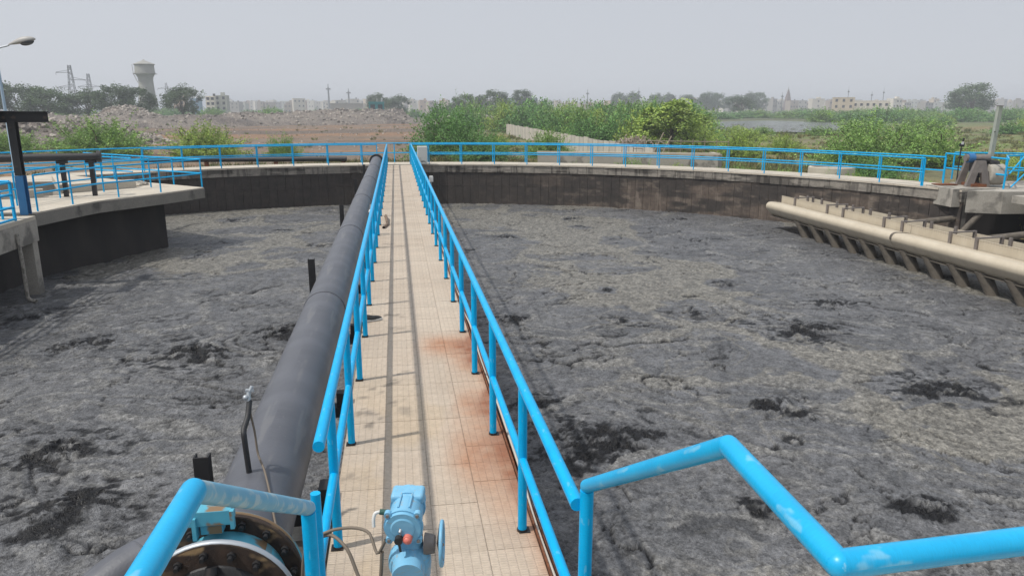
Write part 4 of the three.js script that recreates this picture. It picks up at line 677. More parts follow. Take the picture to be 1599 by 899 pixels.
const mounds = [
  mound('long grey rubble ridge across the bare field', [[-112, -190], [-80, -196], [-52, -205], [-30, -222], [-8, -236], [6, -240]], 15, [2.4, 3.2, 2.6, 2.8, 3.4, 3.6, 2.8, 2.0], 751),
  mound('pale rubble heap with a peak before the trees', [[-78, -206], [-68, -208], [-60, -210]], 12, [2.2, 5.0, 2.8], 761),
  mound('darker rubble ridge behind the bare field', [[-36, -232], [-18, -246], [4, -252]], 12, [2.6, 4.0, 3.6], 771, 0.25),
  mound('low rubble bank at the edge of the shrubs', [[-62, -96], [-46, -100], [-34, -112]], 8, [2.2, 3.0, 1.4], 781),
  mound('low earth bank beside the boundary wall', [[10, -190], [20, -182], [34, -170]], 9, [2.0, 2.8, 1.4], 791, 0.1),
];
{ // loose rubble and litter: nobody could count it
  seed = 61; const geo = new THREE.DodecahedronGeometry(0.4, 0), im = new THREE.InstancedMesh(geo, std({ color: lin(0.34, 0.31, 0.28), roughness: 0.95 }), 5200), q = new THREE.Object3D(), c = new THREE.Color(); let n = 0;
  for (const { g } of mounds) { const p = g.attributes.position; for (let k = 0; k < 900; k++) { const i = Math.floor(rnd() * p.count); q.position.set(p.getX(i) + rr(-0.4, 0.4), p.getY(i) + 0.05, p.getZ(i) + rr(-0.4, 0.4)); q.rotation.set(rr(0, 6), rr(0, 6), rr(0, 6)); const s = rr(0.3, 1.3); q.scale.set(s, s * rr(0.3, 0.9), s); q.updateMatrix(); im.setMatrixAt(n, q.matrix); const v = rr(0.4, 1.3); im.setColorAt(n, c.setRGB(v, v * 0.98, v * 0.95)); n++; } }
  while (n < 5200) { const x = rr(-55, 20), z = rr(-190, -62); q.position.set(x, landHeight(x, z) + 0.04, z); q.rotation.set(rr(0, 6), rr(0, 6), rr(0, 6)); const s = rr(0.1, 0.45); q.scale.set(s, s * 0.5, s); q.updateMatrix(); im.setMatrixAt(n, q.matrix); const v = rr(0.35, 1.6); im.setColorAt(n, c.setRGB(v, v, v)); n++; }
  im.name = 'loose_rubble'; im.castShadow = im.receiveShadow = true; tag(im, 'loose stones and litter strewn over the bare field', undefined, undefined, 'stuff'); scene.add(im);
}
// ---------------------------------------------------------------- plants
const ORD = ['first', 'second', 'third', 'fourth', 'fifth', 'sixth', 'seventh', 'eighth', 'ninth', 'tenth', 'eleventh', 'twelfth', 'thirteenth', 'fourteenth', 'fifteenth', 'sixteenth', 'seventeenth', 'eighteenth', 'nineteenth', 'twentieth'];
const ord = (n) => { const k = n + 1, T = ['', '', 'twent', 'thirt', 'fort', 'fift', 'sixt', 'sevent', 'eight', 'ninet'][Math.floor(k / 10)]; return k <= 20 ? ORD[k - 1] : k % 10 ? T + 'y-' + ORD[k % 10 - 1] : T + 'ieth'; };
const rowLabels = (list, text) => list.sort((a, b) => a.position.x / -a.position.z - b.position.x / -b.position.z).forEach((o, i) => { o.userData.label = ord(i) + ' ' + text; });
const leafM = (a) => new THREE.MeshPhysicalMaterial({ vertexColors: true, color: lin(...a), roughness: 0.9, transmission: 0.2, thickness: 0, side: THREE.DoubleSide });
function leafGeo(items) { // items: [position, direction, size, width, colour]; every leaf two triangles, folded on its rib
  const P = [], C = [], N = []; const a = V(), b = V(), s = V();
  for (const [p, d, L, w, c] of items) {
    s.set(rr(-1, 1), rr(-1, 1), rr(-1, 1)).cross(d).normalize(); a.copy(p).addScaledVector(d, L * 0.5).addScaledVector(s, w); b.copy(p).addScaledVector(d, L * 0.5).addScaledVector(s, -w);
    const e = p.clone().addScaledVector(d, L); P.push(p.x, p.y, p.z, a.x, a.y, a.z, e.x, e.y, e.z, p.x, p.y, p.z, e.x, e.y, e.z, b.x, b.y, b.z); for (let k = 0; k < 6; k++) C.push(...c);
  }
  const g = new THREE.BufferGeometry(); g.setAttribute('position', new THREE.Float32BufferAttribute(P, 3)); g.setAttribute('color', new THREE.Float32BufferAttribute(C, 3)); g.computeVertexNormals(); return g;
}
// feathery thorn shrub: arching sprays from many stems (unit: about 1 m half-width, 1 m tall, to be scaled)
function thornShrub(sd, col, n = 420, lean = 0, per = 72, size = 1) {
  seed = sd; const it = [], stems = [];
  for (let i = 0; i < n; i++) {
    const az = rr(0, 2 * PI), el = Math.acos(rr(0.0, 1)) * 0.98, L = rr(0.55, 1.05) * (rnd() < 0.12 ? 1.2 : 1), base = V(rr(-0.25, 0.25), 0, rr(-0.25, 0.25)), d = V(Math.sin(el) * Math.cos(az) + lean, Math.cos(el) + 0.18, Math.sin(el) * Math.sin(az)).normalize();
    const droop = rr(0.15, 0.5) * Math.sin(el), tone = rr(0.65, 1.3), M_ = per, pts = [];
    for (let k = 0; k < M_; k++) {
      const t = 0.22 + 0.78 * k / M_, p = base.clone().addScaledVector(d, L * t); p.y -= droop * t * t * 0.55; p.x += 0.05 * Math.sin(t * 9 + i); p.z += 0.05 * Math.cos(t * 7 + i); if (k % Math.ceil(per / 4) === 0) pts.push(p.clone()); p.y = Math.max(0.02, p.y);
      const v = V(rr(-1, 1), rr(-0.7, 0.55), rr(-1, 1)).addScaledVector(d, 0.6).normalize(), q = tone * rr(0.75, 1.25);
      it.push([p.add(V(rr(-0.03, 0.03), rr(-0.03, 0.03), rr(-0.03, 0.03))), v, size * rr(0.024, 0.052), size * rr(0.007, 0.014), mul(mix3(col[0], col[1], rnd()), q)]);
    }
    if (i % 12 === 0) stems.push(tube([base, ...pts.slice(1, 4)], 0.010, 4, 6));
  }
  return { leaves: leafGeo(it), stems: mg(stems) };
}
// broad crowned tree: limbs carrying clumps of leaves with gaps between (unit: crown half-width 1, height 2)
function broadTree(sd, col, clumps = 46, per = 90, leaf = 0.075, tall = 1) {
  seed = sd; const it = [], wood = [bar(V(0, 0, 0), V(0.03, 0.75 * tall, 0), 0.055, 7, 0.035)];
  for (let i = 0; i < clumps; i++) {
    const az = rr(0, 2 * PI), u = rr(-0.75, 1), rad = Math.sqrt(1 - u * u) * rr(0.45, 1.02), c = V(Math.cos(az) * rad * 0.92, tall * (1.12 + 0.72 * u * rr(0.75, 1.08)), Math.sin(az) * rad * 0.92), R0 = rr(0.13, 0.30), tone = rr(0.7, 1.25);
    if (i % 4 === 0) wood.push(bar(V(0.02, rr(0.35, 0.7) * tall, 0), c.clone().multiplyScalar(0.92), 0.022, 5, 0.006));
    for (let k = 0; k < per; k++) { const v = V(rr(-1, 1), rr(-1, 1), rr(-1, 1)).normalize(), p = c.clone().addScaledVector(v, R0 * Math.pow(rnd(), 0.45)); p.y -= 0.04; it.push([p, V(rr(-1, 1), rr(-0.8, 0.6), rr(-1, 1)).normalize(), rr(0.6, 1.2) * leaf, rr(0.25, 0.4) * leaf, mul(mix3(col[0], col[1], rnd()), tone * rr(0.8, 1.2))]); }
  }
  return { leaves: leafGeo(it), stems: mg(wood) };
}
const G1 = [[0.130, 0.270, 0.052], [0.280, 0.410, 0.095]], G2 = [[0.085, 0.220, 0.052], [0.170, 0.320, 0.080]], G3 = [[0.190, 0.310, 0.050], [0.350, 0.440, 0.085]], G4 = [[0.055, 0.100, 0.042], [0.095, 0.140, 0.058]];
const lm = leafM([1, 1, 1]), barkM = std({ color: lin(0.10, 0.08, 0.06), roughness: 0.95 });
const kinds = { s1: thornShrub(801, G1), s2: thornShrub(802, G2), s3: thornShrub(803, G1), s4: thornShrub(804, G3), lean: thornShrub(805, G2, 520, -0.5), f1: thornShrub(806, G1, 260, 0, 24, 2.1), f2: thornShrub(807, G2, 260, 0, 24, 2.1), f3: thornShrub(808, G3, 260, 0, 24, 2.1), t1: broadTree(811, G3, 60, 120, 0.10), t2: broadTree(812, G4, 70, 100), t3: broadTree(813, G4, 60, 100), t4: broadTree(814, [[0.062, 0.118, 0.046], [0.110, 0.165, 0.062]], 64, 100), t5: broadTree(815, G4, 60, 100, 0.08, 1.15) };
function plant(name, label, cat, kind, x, z, w, h, group, turn = rr(0, 6), d = w) {
  const k = kinds[kind], tree = kind[0] === 't', t = thing(name, label, cat, [x, landHeight(x, z) - 0.05, z], turn, group); t.scale.set(w, tree ? h / 2 : h, d);
  part(tree ? 'crown' : 'foliage', k.leaves, lm, t).userData.kind = 'stuff'; part(tree ? 'trunk' : 'stems', k.stems, barkM, t); return t;
}
seed = 900;
plant('thorn_shrub', 'wide feathery thorn shrub behind the chamber railing', 'shrub', 's1', -27.5, -76, 5.4, 3.9);
plant('thorn_shrub', 'low thorn shrub beside the black gantry column', 'shrub', 's3', -37, -80, 3.4, 2.6);
plant('thorn_shrub', 'rounded light green shrub on the bare field behind the tank rim', 'shrub', 's4', -16.6, -70, 3.9, 3.7);
plant('thorn_shrub', 'small round shrub between the pipe end and the rounded shrub', 'shrub', 's3', -9.8, -68, 1.9, 2.6);
plant('thorn_shrub', 'dark leaning thorn shrub rising behind the white marker pillar', 'shrub', 'lean', 5.2, -66, 4.3, 5.2, undefined, 0.1);
plant('thorn_shrub', 'low dark shrub at the foot of the leaning shrub', 'shrub', 's2', 7.0, -62, 3.2, 2.9);
plant('thorn_shrub', 'low shrub growing before the pale boundary wall', 'shrub', 's3', 13.4, -66, 2.6, 3.0);
plant('thorn_shrub', 'small ragged shrub left of the boundary wall end', 'shrub', 's4', 10.5, -78, 2.0, 1.9);
plant('leafy_tree', 'bright yellow-green leafy tree standing before the pond', 'tree', 't1', 29.3, -78, 4.1, 5.5);
plant('thorn_shrub', 'olive shrub growing at the foot of the bright leafy tree', 'shrub', 's4', 31.6, -76, 3.4, 3.0);
plant('thorn_shrub', 'big spreading thorn shrub behind the rim railing towards the drive unit', 'shrub', 's1', 33.5, -50, 6.4, 4.0, undefined, 1.0, 4);
plant('thorn_shrub', 'middle shrub of the spreading clump by the drive unit', 'shrub', 's3', 40.5, -53, 4.6, 3.4);
plant('thorn_shrub', 'shrub at the pond side of the spreading clump', 'shrub', 's4', 29.6, -62, 2.6, 2.8);
plant('thorn_shrub', 'pale green shrub between the pond and the bright tree', 'shrub', 's4', 38.0, -70, 2.4, 2.3);
plant('thorn_shrub', 'low shrub below the rim railing beside the manhole ring', 'shrub', 's2', 28.0, -41, 2.0, 1.9);
plant('thorn_shrub', 'yellowish shrub behind the steel mast', 'shrub', 's4', 47, -48, 3.2, 2.2);
plant('thorn_shrub', 'low shrub beside the gauge rod', 'shrub', 's4', 41, -44, 2.2, 1.5);
{ // low scrub hugging the outside of the rim
  seed = 940; const l = []; for (let k = 0; k < 22; k++) { const a = R([-16, -9, 6, 10, 14, 24, 31, 36, 41, 44, 48, 52, 55, 58, 60, 62, 65, 67, 69, 71, 50, 57][k] + rr(-1, 1)), r = rr(24.6, 31), p = onRing(a, r); l.push(plant('rim_shrub', 'low shrub', 'shrub', ['s1', 's4', 's3'][k % 3], p.x, p.z, rr(1.1, 2.0), rr(0.9, 1.7), 'low shrubs outside the rim')); }
  rowLabels(l, 'low shrub from the left just outside the rim railing');
}
{ // flowering grass clump: pale plumes on dry stems
  seed = 77; const it = [], pl = []; for (let i = 0; i < 420; i++) { const az = rr(0, 6.28), el = Math.abs(rr(-0.6, 0.6)), d = V(Math.sin(el) * Math.cos(az), Math.cos(el), Math.sin(el) * Math.sin(az)), L = rr(0.9, 2.3), p = V(rr(-0.9, 0.9), 0, rr(-0.4, 0.4)); it.push([p, d, L, 0.02, [0.20, 0.155, 0.095]]); if (rnd() < 0.55) { const e = p.clone().addScaledVector(d, L * 0.92); for (let k = 0; k < 5; k++) pl.push([e.clone().add(V(rr(-0.06, 0.06), rr(-0.1, 0.15), rr(-0.06, 0.06))), V(rr(-0.5, 0.5), rr(0.2, 1), rr(-0.5, 0.5)).normalize(), rr(0.12, 0.3), 0.04, [0.46, 0.38, 0.32]]); } }
  const t = thing('plume_grass', 'dry plume grass clump with pale feathery heads by the boundary wall', 'grass clump', [18.8, GROUND, -58]); part('stems', leafGeo(it), lm, t).userData.kind = 'stuff'; part('plumes', leafGeo(pl), lm, t, 'pale pinkish plumes').userData.kind = 'stuff';
}
{ // thicket beyond the boundary wall and scrub all the way to the town: bushes one can tell apart are plants of their own
  seed = 950; const rows = [[22, 41, -88, -106, 3.6, 4.2, 10], [22, 53, -112, -132, 4.4, 4.8, 13], [13, 70, -142, -178, 5.2, 5.4, 18], [12, 98, -190, -245, 6.5, 6.6, 18]];
  const L = [['f2'], ['f1'], ['f2'], ['f1'], ['f3']]; let i = 0; const thick = [], belt = [], edge = [], strip = [], wood = [];
  for (const [x0, x1, z0, z1, w, h, n] of rows) for (let k = 0; k < n; k++) { const x = mix(x0, x1, (k + rr(0.1, 0.9)) / n), z = rr(z0, z1); if (x / -z > 0.42) continue; const [kd] = L[i++ % 5]; thick.push(plant('thicket_shrub', 'thorn shrub merging into the green thicket beyond the boundary wall', 'shrub', kd, x, z, w * rr(0.8, 1.3), h * rr(0.8, 1.25), 'shrubs of the thicket beyond the boundary wall')); }
  for (let k = 0; k < 14; k++) { const z = rr(-215, -105), q = rr(0.64, 1.0); thick.push(plant('thicket_shrub', 'thorn shrub', 'shrub', ['f2', 'f1', 'f3'][k % 3], -z * q, z, rr(3.4, 5.5), rr(2.0, 3.2), 'shrubs of the thicket beyond the boundary wall')); }
  for (let k = 0; k < 6; k++) { const z = rr(-125, -95), q = rr(0.42, 0.60); thick.push(plant('thicket_shrub', 'thorn shrub', 'shrub', ['f2', 'f1', 'f3'][k % 3], -z * q, z, rr(2.4, 3.6), rr(1.4, 2.0), 'shrubs of the thicket beyond the boundary wall')); }
  rowLabels(thick, 'thorn shrub from the left among the scrub beyond the boundary wall and field');
  for (let k = 0; k < 30; k++) { const x = mix(110, 260, rnd()), z = rr(-360, -300); belt.push(plant('distant_shrub', 'hazy shrub in the green belt behind the pond', 'shrub', ['f2', 'f1', 'f2'][k % 3], x, z, rr(6, 10), rr(3.4, 5.2), 'shrubs of the green belt behind the pond')); } rowLabels(belt, 'hazy shrub from the left in the green belt behind the pond');
  for (let k = 0; k < 42; k++) { const z = rr(-310, -215), x = -z * rr(0.60, 1.06); edge.push(plant('distant_shrub', 'hazy shrub along the far edge of the grass field', 'shrub', ['f2', 'f1', 'f2'][k % 3], x, z, rr(6, 9), rr(3.8, 5.6), 'shrubs at the far edge of the grass field')); } rowLabels(edge, 'hazy shrub from the left along the far edge of the grass field');
  for (let k = 0; k < 26; k++) { const x = mix(-150, 30, (k + rr(0, 1)) / 26), z = rr(-420, -330); strip.push(plant('distant_shrub', 'hazy shrub in the green strip behind the rubble ridge', 'shrub', ['f2', 'f1', 'f2'][k % 3], x, z, rr(6, 10), rr(4, 6), 'shrubs behind the rubble ridge')); } rowLabels(strip, 'hazy shrub from the left in the strip behind the rubble ridge');
  // trees of the skyline: [pixel column order] x, z, half width, height, label
  const T = [[-150, -246, 12, 17.5, 't5', 'tall hazy tree behind the street lamp pole'], [-139, -250, 10, 16.5, 't2', 'hazy round tree beside the street lamp pole'], [-127, -258, 10, 16.5, 't3', 'hazy tree with a twin top under the first pylon'], [-117, -262, 9, 12.5, 't2', 'hazy tree in front of the tallest pylon'], [-107, -258, 9, 11.5, 't4', 'low hazy tree between the two pylons'], [-97, -262, 9, 11.0, 't3', 'low hazy tree right of the second pylon'], [-88, -258, 7, 12.5, 't2', 'separate round hazy tree left of the water tower'], [-81, -258, 6.5, 10.5, 't5', 'hazy tree half hiding the foot of the water tower'], [-68, -262, 7, 12.5, 't3', 'hazy tree right of the water tower'],
    [-8, -400, 7, 13, 't2', 'hazy tree behind the dark rubble ridge'], [2, -390, 7, 12, 't3', 'hazy tree left of the leaning shrub top'], [30, -330, 8, 11, 't4', 'hazy tree with flat top above the thicket'], [47, -370, 9, 14, 't2', 'round hazy tree above the boundary wall'], [70, -420, 9, 14, 't5', 'dense hazy tree beside the blue-grey block'], [275, -330, 13, 17, 't4', 'broad flat-topped tree above the grass field'], [190, -400, 9, 12, 't3', 'hazy tree before the long cream building'], [330, -400, 12, 13, 't2', 'hazy tree at the edge of the view']];
  for (const [x, z, w, h, k, l] of T) plant('skyline_tree', l, 'tree', k, x, z, w, h);
  for (let k = 0; k < 12; k++) wood.push(plant('skyline_tree', 'pale hazy tree in the wood beside the town', 'tree', ['t2', 't3', 't4'][k % 3], 190 + k * 11 + rr(-4, 4), -620 + rr(-20, 20), rr(8, 12), rr(15, 20), 'trees of the wood beside the town')); rowLabels(wood, 'pale hazy tree from the left in the wood beside the town');
}
{ // weeds and grass: nobody could count them
  seed = 41; const it = []; for (let i = 0; i < 26; i++) it.push([V(rr(-0.25, 0.25), 0, rr(-0.25, 0.25)), V(rr(-0.6, 0.6), 1, rr(-0.6, 0.6)).normalize(), rr(0.2, 0.55), rr(0.015, 0.04), mul(mix3([0.10, 0.14, 0.04], [0.20, 0.19, 0.08], rnd()), rr(0.7, 1.2))]);
  const im = new THREE.InstancedMesh(leafGeo(it), lm, 9000), q = new THREE.Object3D(), c = new THREE.Color(); let n = 0, guard = 0;
  while (n < 9000 && guard++ < 400000) { const near = rnd() < 0.35, a = R(rr(-60, 80)), r = near ? rr(23.2, 45) : rr(40, 190), x = CX + r * Math.sin(a), z = CZ - r * Math.cos(a), d = fbm(x * 0.12, z * 0.12, 4, 715); if (x < 12 && (!near || d < 0.5) && rnd() > 0.06) continue; if (d < 0.4) continue; q.position.set(x, landHeight(x, z) - 0.03, z); q.rotation.y = rr(0, 6); const s = rr(0.5, 1.5); q.scale.set(s, s * rr(0.6, 1.2), s); q.updateMatrix(); im.setMatrixAt(n, q.matrix); const v = rr(0.7, 1.3); im.setColorAt(n, c.setRGB(v * rr(0.9, 1.3), v, v * 0.9)); n++; }
  im.count = n; im.name = 'weeds'; im.castShadow = im.receiveShadow = true; tag(im, 'weeds and rough grass growing round the tank and over the field', undefined, undefined, 'stuff'); scene.add(im);
}
// ---------------------------------------------------------------- walls and small structures outside the tank
{
  const t = thing('boundary_wall', 'pale precast panel boundary wall running away behind the tank', 'wall'); seed = 15;
  const a = [16.9, -48], b = [19.75, -135], L = Math.hypot(b[0] - a[0], b[1] - a[1]), n = 44, pm = [std({ map: limeTex, roughness: 0.9, color: lin(1.06, 1.1, 1.16) }), std({ map: limeTex, roughness: 0.9, color: lin(0.94, 0.98, 1.05) })];
  for (let i = 0; i < n; i++) { const u0 = i / n, u1 = (i + 1) / n, p = [mix(a[0], b[0], u0), mix(a[1], b[1], u0)], e = [mix(a[0], b[0], u1), mix(a[1], b[1], u1)], dx = (e[0] - p[0]) / (L / n), dz = (e[1] - p[1]) / (L / n), top = 0.2 + (i % 5 === 0 ? 0.08 : 0) + rr(-0.03, 0.03); part('panel', wallRun([p[0] + dx * 0.064, p[1] + dz * 0.064], [e[0] - dx * 0.064, e[1] - dz * 0.064], 0.06, GROUND - 0.3, top - 0.04), pm[i % 2], t); part('post', wallRun([p[0] - dx * 0.06, p[1] - dz * 0.06], [p[0] + dx * 0.06, p[1] + dz * 0.06], 0.10, GROUND - 0.3, top - 0.02), M.concrete, t); }
  const w = thing('drain_wall', 'low grey concrete drain wall outside the rim railing', 'wall'); part('wall_body', wallRun([9.5, -50.2], [20.6, -46.1], 0.3, GROUND - 0.3, -0.14), M.concrete, w); part('wall_top', wallRun([9.45, -50.2], [20.7, -46.1], 0.36, -0.139, -0.02), M.lime, w); part('end_block', wallRun([20.7, -46.1], [21.3, -48.8], 0.3, GROUND - 0.3, -0.1), M.concrete, w);
  const o = thing('outer_pipe', 'black pipe on low legs outside the tank rim', 'pipe'); part('pipe_run', bar(V(-14.5, -0.12, -46.5), V(-2.9, -0.10, -45.2), 0.14, 14), M.black, o); for (const x of [-3.1, -7, -11]) part('leg', box(0.22, 1.5, 0.22, x, GROUND - 0.1, -45.3 + (x + 3) * 0.11, 1), M.rust, o);
  const m = thing('manhole_ring', 'round pale concrete manhole ring outside the rim', 'manhole', [22.6, GROUND, -36.4]); { const g = lathe([[0.95, 0], [1.15, 0], [1.15, 1.38], [1.1, 1.42], [0.95, 1.42], [0.95, 0]], 40); part('ring', boxUV(g, 3), M.lime, m); part('lid', (() => { const q = new THREE.CylinderGeometry(0.94, 0.94, 0.08, 40); q.translate(0, 1.30, 0); return boxUV(q, 3); })(), M.concrete, m); }
  const ld = thing('wooden_ladder', 'rough wooden ladder leaning by the drain wall', 'ladder', [16.6, 0, -47.9]); const wm = std({ color: lin(0.26, 0.22, 0.17), roughness: 0.9 }); for (const d of [0, 0.45]) part('side_pole', bar(V(-0.45 + d, GROUND, d * 0.6), V(0.9 + d, 1.25 - d * 0.5, d * 0.6), 0.045, 8), wm, ld); for (let i = 1; i < 7; i++) { const t_ = i / 7.5; part('rung', bar(V(-0.45 + 1.35 * t_, GROUND + 2.85 * t_, 0), V(1.35 * t_, GROUND + 2.6 * t_, 0.27), 0.028, 6), wm, ld); }
  const pf = thing('pole_fence', 'rickety pole fence with thin uprights behind the drain wall', 'fence'); part('long_pole', bar(V(16.3, 0.62, -50.5), V(22.6, 0.55, -49), 0.035, 6), wm, pf); part('long_pole', bar(V(16.3, 0.1, -50.5), V(22.6, 0.05, -49), 0.03, 6), wm, pf); for (let i = 0; i < 9; i++) { const u = i / 8; part('upright', bar(V(mix(16.3, 22.6, u), GROUND, mix(-50.5, -49, u)), V(mix(16.3, 22.6, u), 0.75, mix(-50.5, -49, u)), 0.03, 6), wm, pf); }
}
// ---------------------------------------------------------------- skyline: water tower, pylons, masts, town
{
  const t = thing('water_tower', 'tall pale concrete water tower with conical roof above the trees', 'water tower', [-126, GROUND, -420]); const cm = std({ map: limeTex, color: lin(0.66, 0.73, 0.80), roughness: 0.9 });
  part('shaft', boxUV(lathe([[5.4, 0], [4.5, 6], [3.7, 14], [3.5, 18.6], [3.7, 20], [4.4, 21.4]], 32), 12), cm, t);
  part('bowl', boxUV(lathe([[4.35, 21.3], [4.9, 22.0], [4.9, 22.8], [4.75, 22.9], [4.6, 26.2], [4.45, 26.3]], 32), 12), cm, t);
  part('gallery', boxUV(lathe([[4.6, 21.6], [5.7, 21.75], [5.7, 22.0], [4.7, 22.05]], 32), 12), cm, t); part('roof_rim', boxUV(lathe([[4.4, 26.2], [5.1, 26.3], [5.1, 26.7], [4.4, 26.75]], 32), 12), cm, t); part('roof', boxUV(lathe([[5.05, 26.7], [0.5, 28.5], [0.4, 28.9], [0.001, 29]], 32), 12), cm, t);
  part('side_stair', [sqbar(V(-5.6, 21.8, 0), V(-3.9, 17.5, 0), 0.5, 0.2), bar(V(-5.9, 26.5, 0), V(-5.6, 21.9, 0), 0.12, 6)], M.concrete, t);
}
const lat = std({ color: lin(0.16, 0.17, 0.18), roughness: 0.7 });
function pylon(label, x, z, h, arms, turn) {
  const t = thing('power_pylon', label, 'pylon', [x, GROUND, z], turn, 'power pylons'), w0 = h * 0.085, w1 = h * 0.022, r = 0.17, lv = 9, W = (u) => mix(w0, w1, Math.pow(u, 0.75));
  for (const [a, b] of [[1, 1], [1, -1], [-1, 1], [-1, -1]]) part('leg', bar(V(a * w0, 0, b * w0), V(a * w1, h, b * w1), r, 5), lat, t);
  const br = []; for (let i = 0; i < lv; i++) { const u = i / lv, v = (i + 1) / lv, A = W(u), B = W(v); for (const s of [1, -1]) { br.push(bar(V(-A, u * h, s * A), V(B, v * h, s * B), 0.09, 4), bar(V(A, u * h, s * A), V(-B, v * h, s * B), 0.09, 4), bar(V(s * A, u * h, -A), V(s * B, v * h, B), 0.09, 4)); } } part('lattice', br, lat, t);
  for (const [y, L, s] of arms) for (const q of s === 0 ? [-1, 1] : [s]) part('crossarm', [bar(V(0, y, 0), V(q * L, y - 0.2, 0), 0.16, 5), bar(V(0, y + h * 0.05, 0), V(q * L, y, 0), 0.12, 5), bar(V(q * L, y - 0.2, 0), V(q * L, y - 1.6, 0), 0.09, 4)], lat, t);
}
pylon('tallest power pylon with staggered arms left of the water tower', -181, -470, 28.5, [[24.5, 7.2, -1], [20.5, 7.6, 1], [16.5, 6.8, -1]], 0.1);
pylon('second power pylon with level arms beside the tallest', -195, -534, 26.5, [[18.5, 7.0, 0], [13.0, 7.0, 0]], 0);
pylon('faint power pylon behind the tree right of the water tower', -182, -657, 25, [[20.5, 6.5, 0]], 0.3);
function mast(label, x, z, h, w) { const t = thing('radio_mast', label, 'mast', [x, GROUND, z]); part('shaft', bar(V(0, 0, 0), V(0, h, 0), w, 6, w * 0.6), lat, t); part('antenna', [bar(V(0, h, 0), V(0, h * 1.12, 0), w * 0.3, 5), box(w * 3.4, h * 0.05, w * 3.4, 0, h * 0.9, 0)], lat, t); }
mast('thick faint mast above the town left of centre', -66, -800, 26, 1.3); mast('shorter mast beside the thick faint mast', -46, -800, 22, 1.3); mast('thin mast above the bright leafy tree', 262, -800, 24, 0.8); mast('thin mast behind the bright leafy tree', 205, -800, 22, 0.8); mast('mast with crossbar in the town beyond the pond', 300, -560, 15, 0.45); mast('slim mast on the long cream building', 305, -480, 17, 0.25); mast('second slim mast behind the long cream building', 345, -500, 17, 0.25); mast('faint mast left of the broad flat-topped tree', 430, -640, 18, 0.4);
{
  const t = thing('temple_spire', 'dark stepped spire rising over the pale houses', 'spire', [473, GROUND, -869]); const sm_ = std({ color: lin(0.20, 0.14, 0.12), roughness: 0.9 });
  for (let i = 0; i < 9; i++) { const w = 6.4 * (1 - Math.pow(i / 9.4, 1.7)); part('tier', box(w, 2.35, w, 0, 6 + i * 2.35, 0, 6), sm_, t); } part('finial', bar(V(0, 27, 0), V(0, 31, 0), 0.4, 6, 0.1), sm_, t); part('base', box(9, 6, 9, 0, 0, 0, 6), sm_, t);
}
// houses: walls with real window openings' frames and panes, parapets, stair heads and tanks
const glassM = std({ color: lin(0.04, 0.045, 0.05), roughness: 0.2 });
const wallTones = [[0.62, 0.63, 0.64], [0.52, 0.48, 0.42], [0.36, 0.33, 0.31], [0.52, 0.54, 0.56], [0.30, 0.31, 0.33], [0.46, 0.37, 0.32], [0.42, 0.47, 0.50], [0.70, 0.72, 0.74]].map((c) => std({ map: limeTex, color: lin(c[0] * 2.1, c[1] * 2.1, c[2] * 2.1), roughness: 0.9 }));
function house(name, label, x, z, w, h, d, m, opt = {}) {
  const t = thing(name, label, 'building', [x, GROUND - 0.2, z], opt.turn ?? 0, opt.group);
  part('wall', box(w, h, d, 0, 0, 0, 8), m, t); part('parapet', [box(w + 0.2, 0.5, 0.25, 0, h, d / 2 - 0.02, 8), box(w + 0.2, 0.5, 0.25, 0, h, -d / 2 + 0.02, 8), box(0.25, 0.5, d - 0.5, w / 2 - 0.03, h, 0, 8), box(0.25, 0.5, d - 0.5, -w / 2 + 0.03, h, 0, 8)], m, t);
  if (opt.stair) part('stair_head', box(w * 0.3, 2.2, d * 0.3, w * opt.stair, h + 0.02, 0, 8), m, t);
  if (opt.tank) part('water_tank', bar(V(w * 0.3, h + 0.6, 0), V(w * 0.3, h + 1.9, 0), 0.7, 10), M.black, t);
  const f = opt.floors ?? 2, c = opt.cols ?? 3;
  for (let i = 0; i < f; i++) for (let k = 0; k < c; k++) if (!opt.skip || rnd() > opt.skip) { const wx = -w / 2 + w * (k + 0.5) / c, wy = h * (i + 0.38) / f; const q = part('window', box(Math.min(1.5, w / c * 0.6), Math.min(1.7, h / f * 0.55), 0.16, wx, wy, d / 2 + 0.02, 4), glassM, t); if (opt.detail) part('sunshade', box(Math.min(1.9, w / c * 0.8), 0.14, 0.6, wx, wy + Math.min(1.7, h / f * 0.55) + 0.1, d / 2 + 0.3, 4), m, t); }
  return t;
}
seed = 321;
house('white_house', 'bright white tall house with grey annex right of the water tower', -108, -480, 5.2, 11.5, 8, wallTones[7], { floors: 4, cols: 2, detail: true, tank: true });
house('grey_annex', 'grey block with roof tank adjoining the bright white house', -103, -484, 7, 12, 8, wallTones[6], { floors: 4, cols: 2, stair: 0.1 });
house('brown_house', 'tall brown flat-roofed block between the trees and the white house', -131, -500, 6.5, 12.5, 8, wallTones[5], { floors: 4, cols: 2, stair: -0.2 });
house('blue_house', 'small bluish house beside the brown block', -123, -505, 5.5, 10.5, 7, std({ color: lin(0.20, 0.34, 0.46), roughness: 0.8 }), { floors: 3, cols: 2 });
house('long_building', 'long low cream building with flat roof beyond the grass field', 311, -474, 34, 9.5, 12, wallTones[0], { floors: 2, cols: 9, turn: -0.5, detail: true });
house('long_building', 'taller cream end of the long low building', 293, -466, 13, 11.5, 12, wallTones[1], { floors: 3, cols: 3, turn: -0.5 });
house('grey_block', 'big blue-grey factory block above the thicket', 97, -611, 32, 12.5, 20, std({ color: lin(0.12, 0.17, 0.23), roughness: 0.7 }), { floors: 1, cols: 2 });
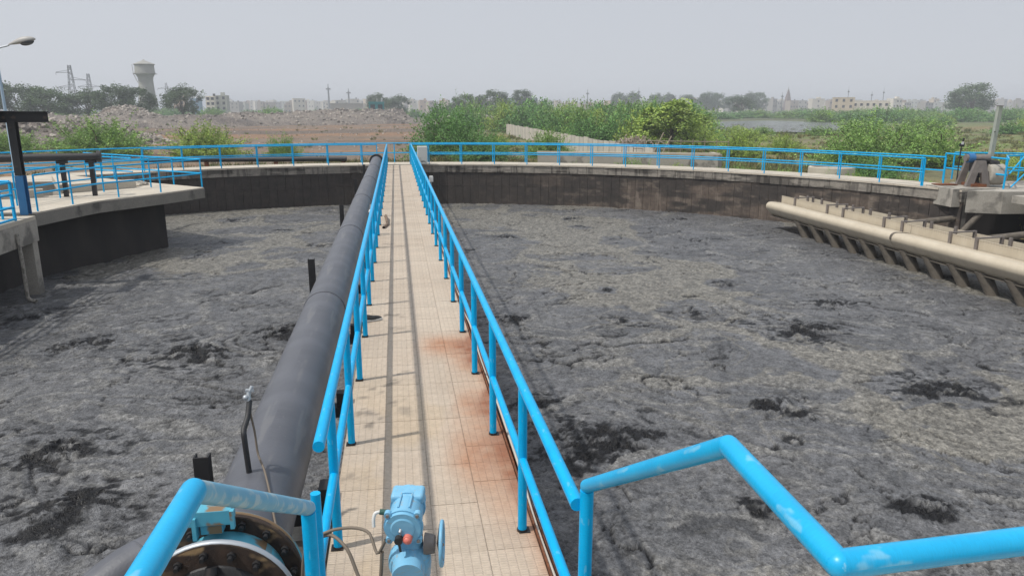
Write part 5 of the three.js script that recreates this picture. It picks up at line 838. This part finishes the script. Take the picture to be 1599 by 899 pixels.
house('teal_hut', 'teal site cabin standing on the dark rubble ridge', -6, -262, 5.0, 3.4, 4, std({ color: lin(0.03, 0.22, 0.23), roughness: 0.6 }), { floors: 1, cols: 2 }).position.y = 1.2;
house('grey_shed', 'wide grey shed on the skyline below the shorter mast', -34, -560, 22, 8, 12, wallTones[4], { floors: 1, cols: 4 });
house('white_shed', 'white house with dark windows right of the grey shed', -11, -520, 16, 8.2, 10, wallTones[7], { floors: 2, cols: 4, detail: true });
{ // the town: every house its own
  const N = 300, town = [];
  for (let i = 0; i < N; i++) {
    const u = (i + rr(0.1, 0.9)) / N, ang = mix(-24, 44, u), dist = rr(820, 1500), x = dist * Math.sin(R(ang)), z = -dist * Math.cos(R(ang)); if (ang < -13 || (ang > 14 && ang < 22 && rnd() < 0.55)) continue;
    const w = rr(7, 15), h = rr(9, 15) + (dist - 820) * 0.008, mi = Math.floor(rnd() * 8), m = wallTones[mi];
    const ho = house('town_house', 'small hazy flat-roofed house in the distant town', x, z, w, h, rr(7, 11), m, { floors: h > 10 ? 3 : 2, cols: w > 9 ? 3 : 2, stair: rnd() < 0.5 ? rr(-0.3, 0.3) : 0, tank: rnd() < 0.4, skip: 0.3, turn: rr(-0.5, 0.5), group: 'houses of the distant town' }); town.push([ang, ho, ['white', 'sandy', 'brown', 'pale grey', 'dark grey', 'terracotta', 'greenish', 'bright white'][mi], h > 10 ? 'three-storey' : 'two-storey']);
  }
  const marks = [[-13.5, 'the bright white house'], [-4.72, 'the thick faint mast'], [-1.2, 'the white house with dark windows'], [9.0, 'the blue-grey factory block'], [18.1, 'the thin mast above the leafy tree'], [28.5, 'the dark stepped spire'], [33.3, 'the long cream building'], [39.8, 'the broad flat-topped tree']];
  const cnt = {}; town.sort((a, b) => a[0] - b[0]).forEach(([a, o, tone, st]) => { let k = 0; marks.forEach(([q], i) => { if (a >= q) k = i; }); const n = cnt[k] = (cnt[k] ?? -1) + 1; o.userData.label = ord(n) + ' house right of ' + marks[k][1] + ', ' + tone + ' and ' + st; });
}
renderer.render(scene, camera);
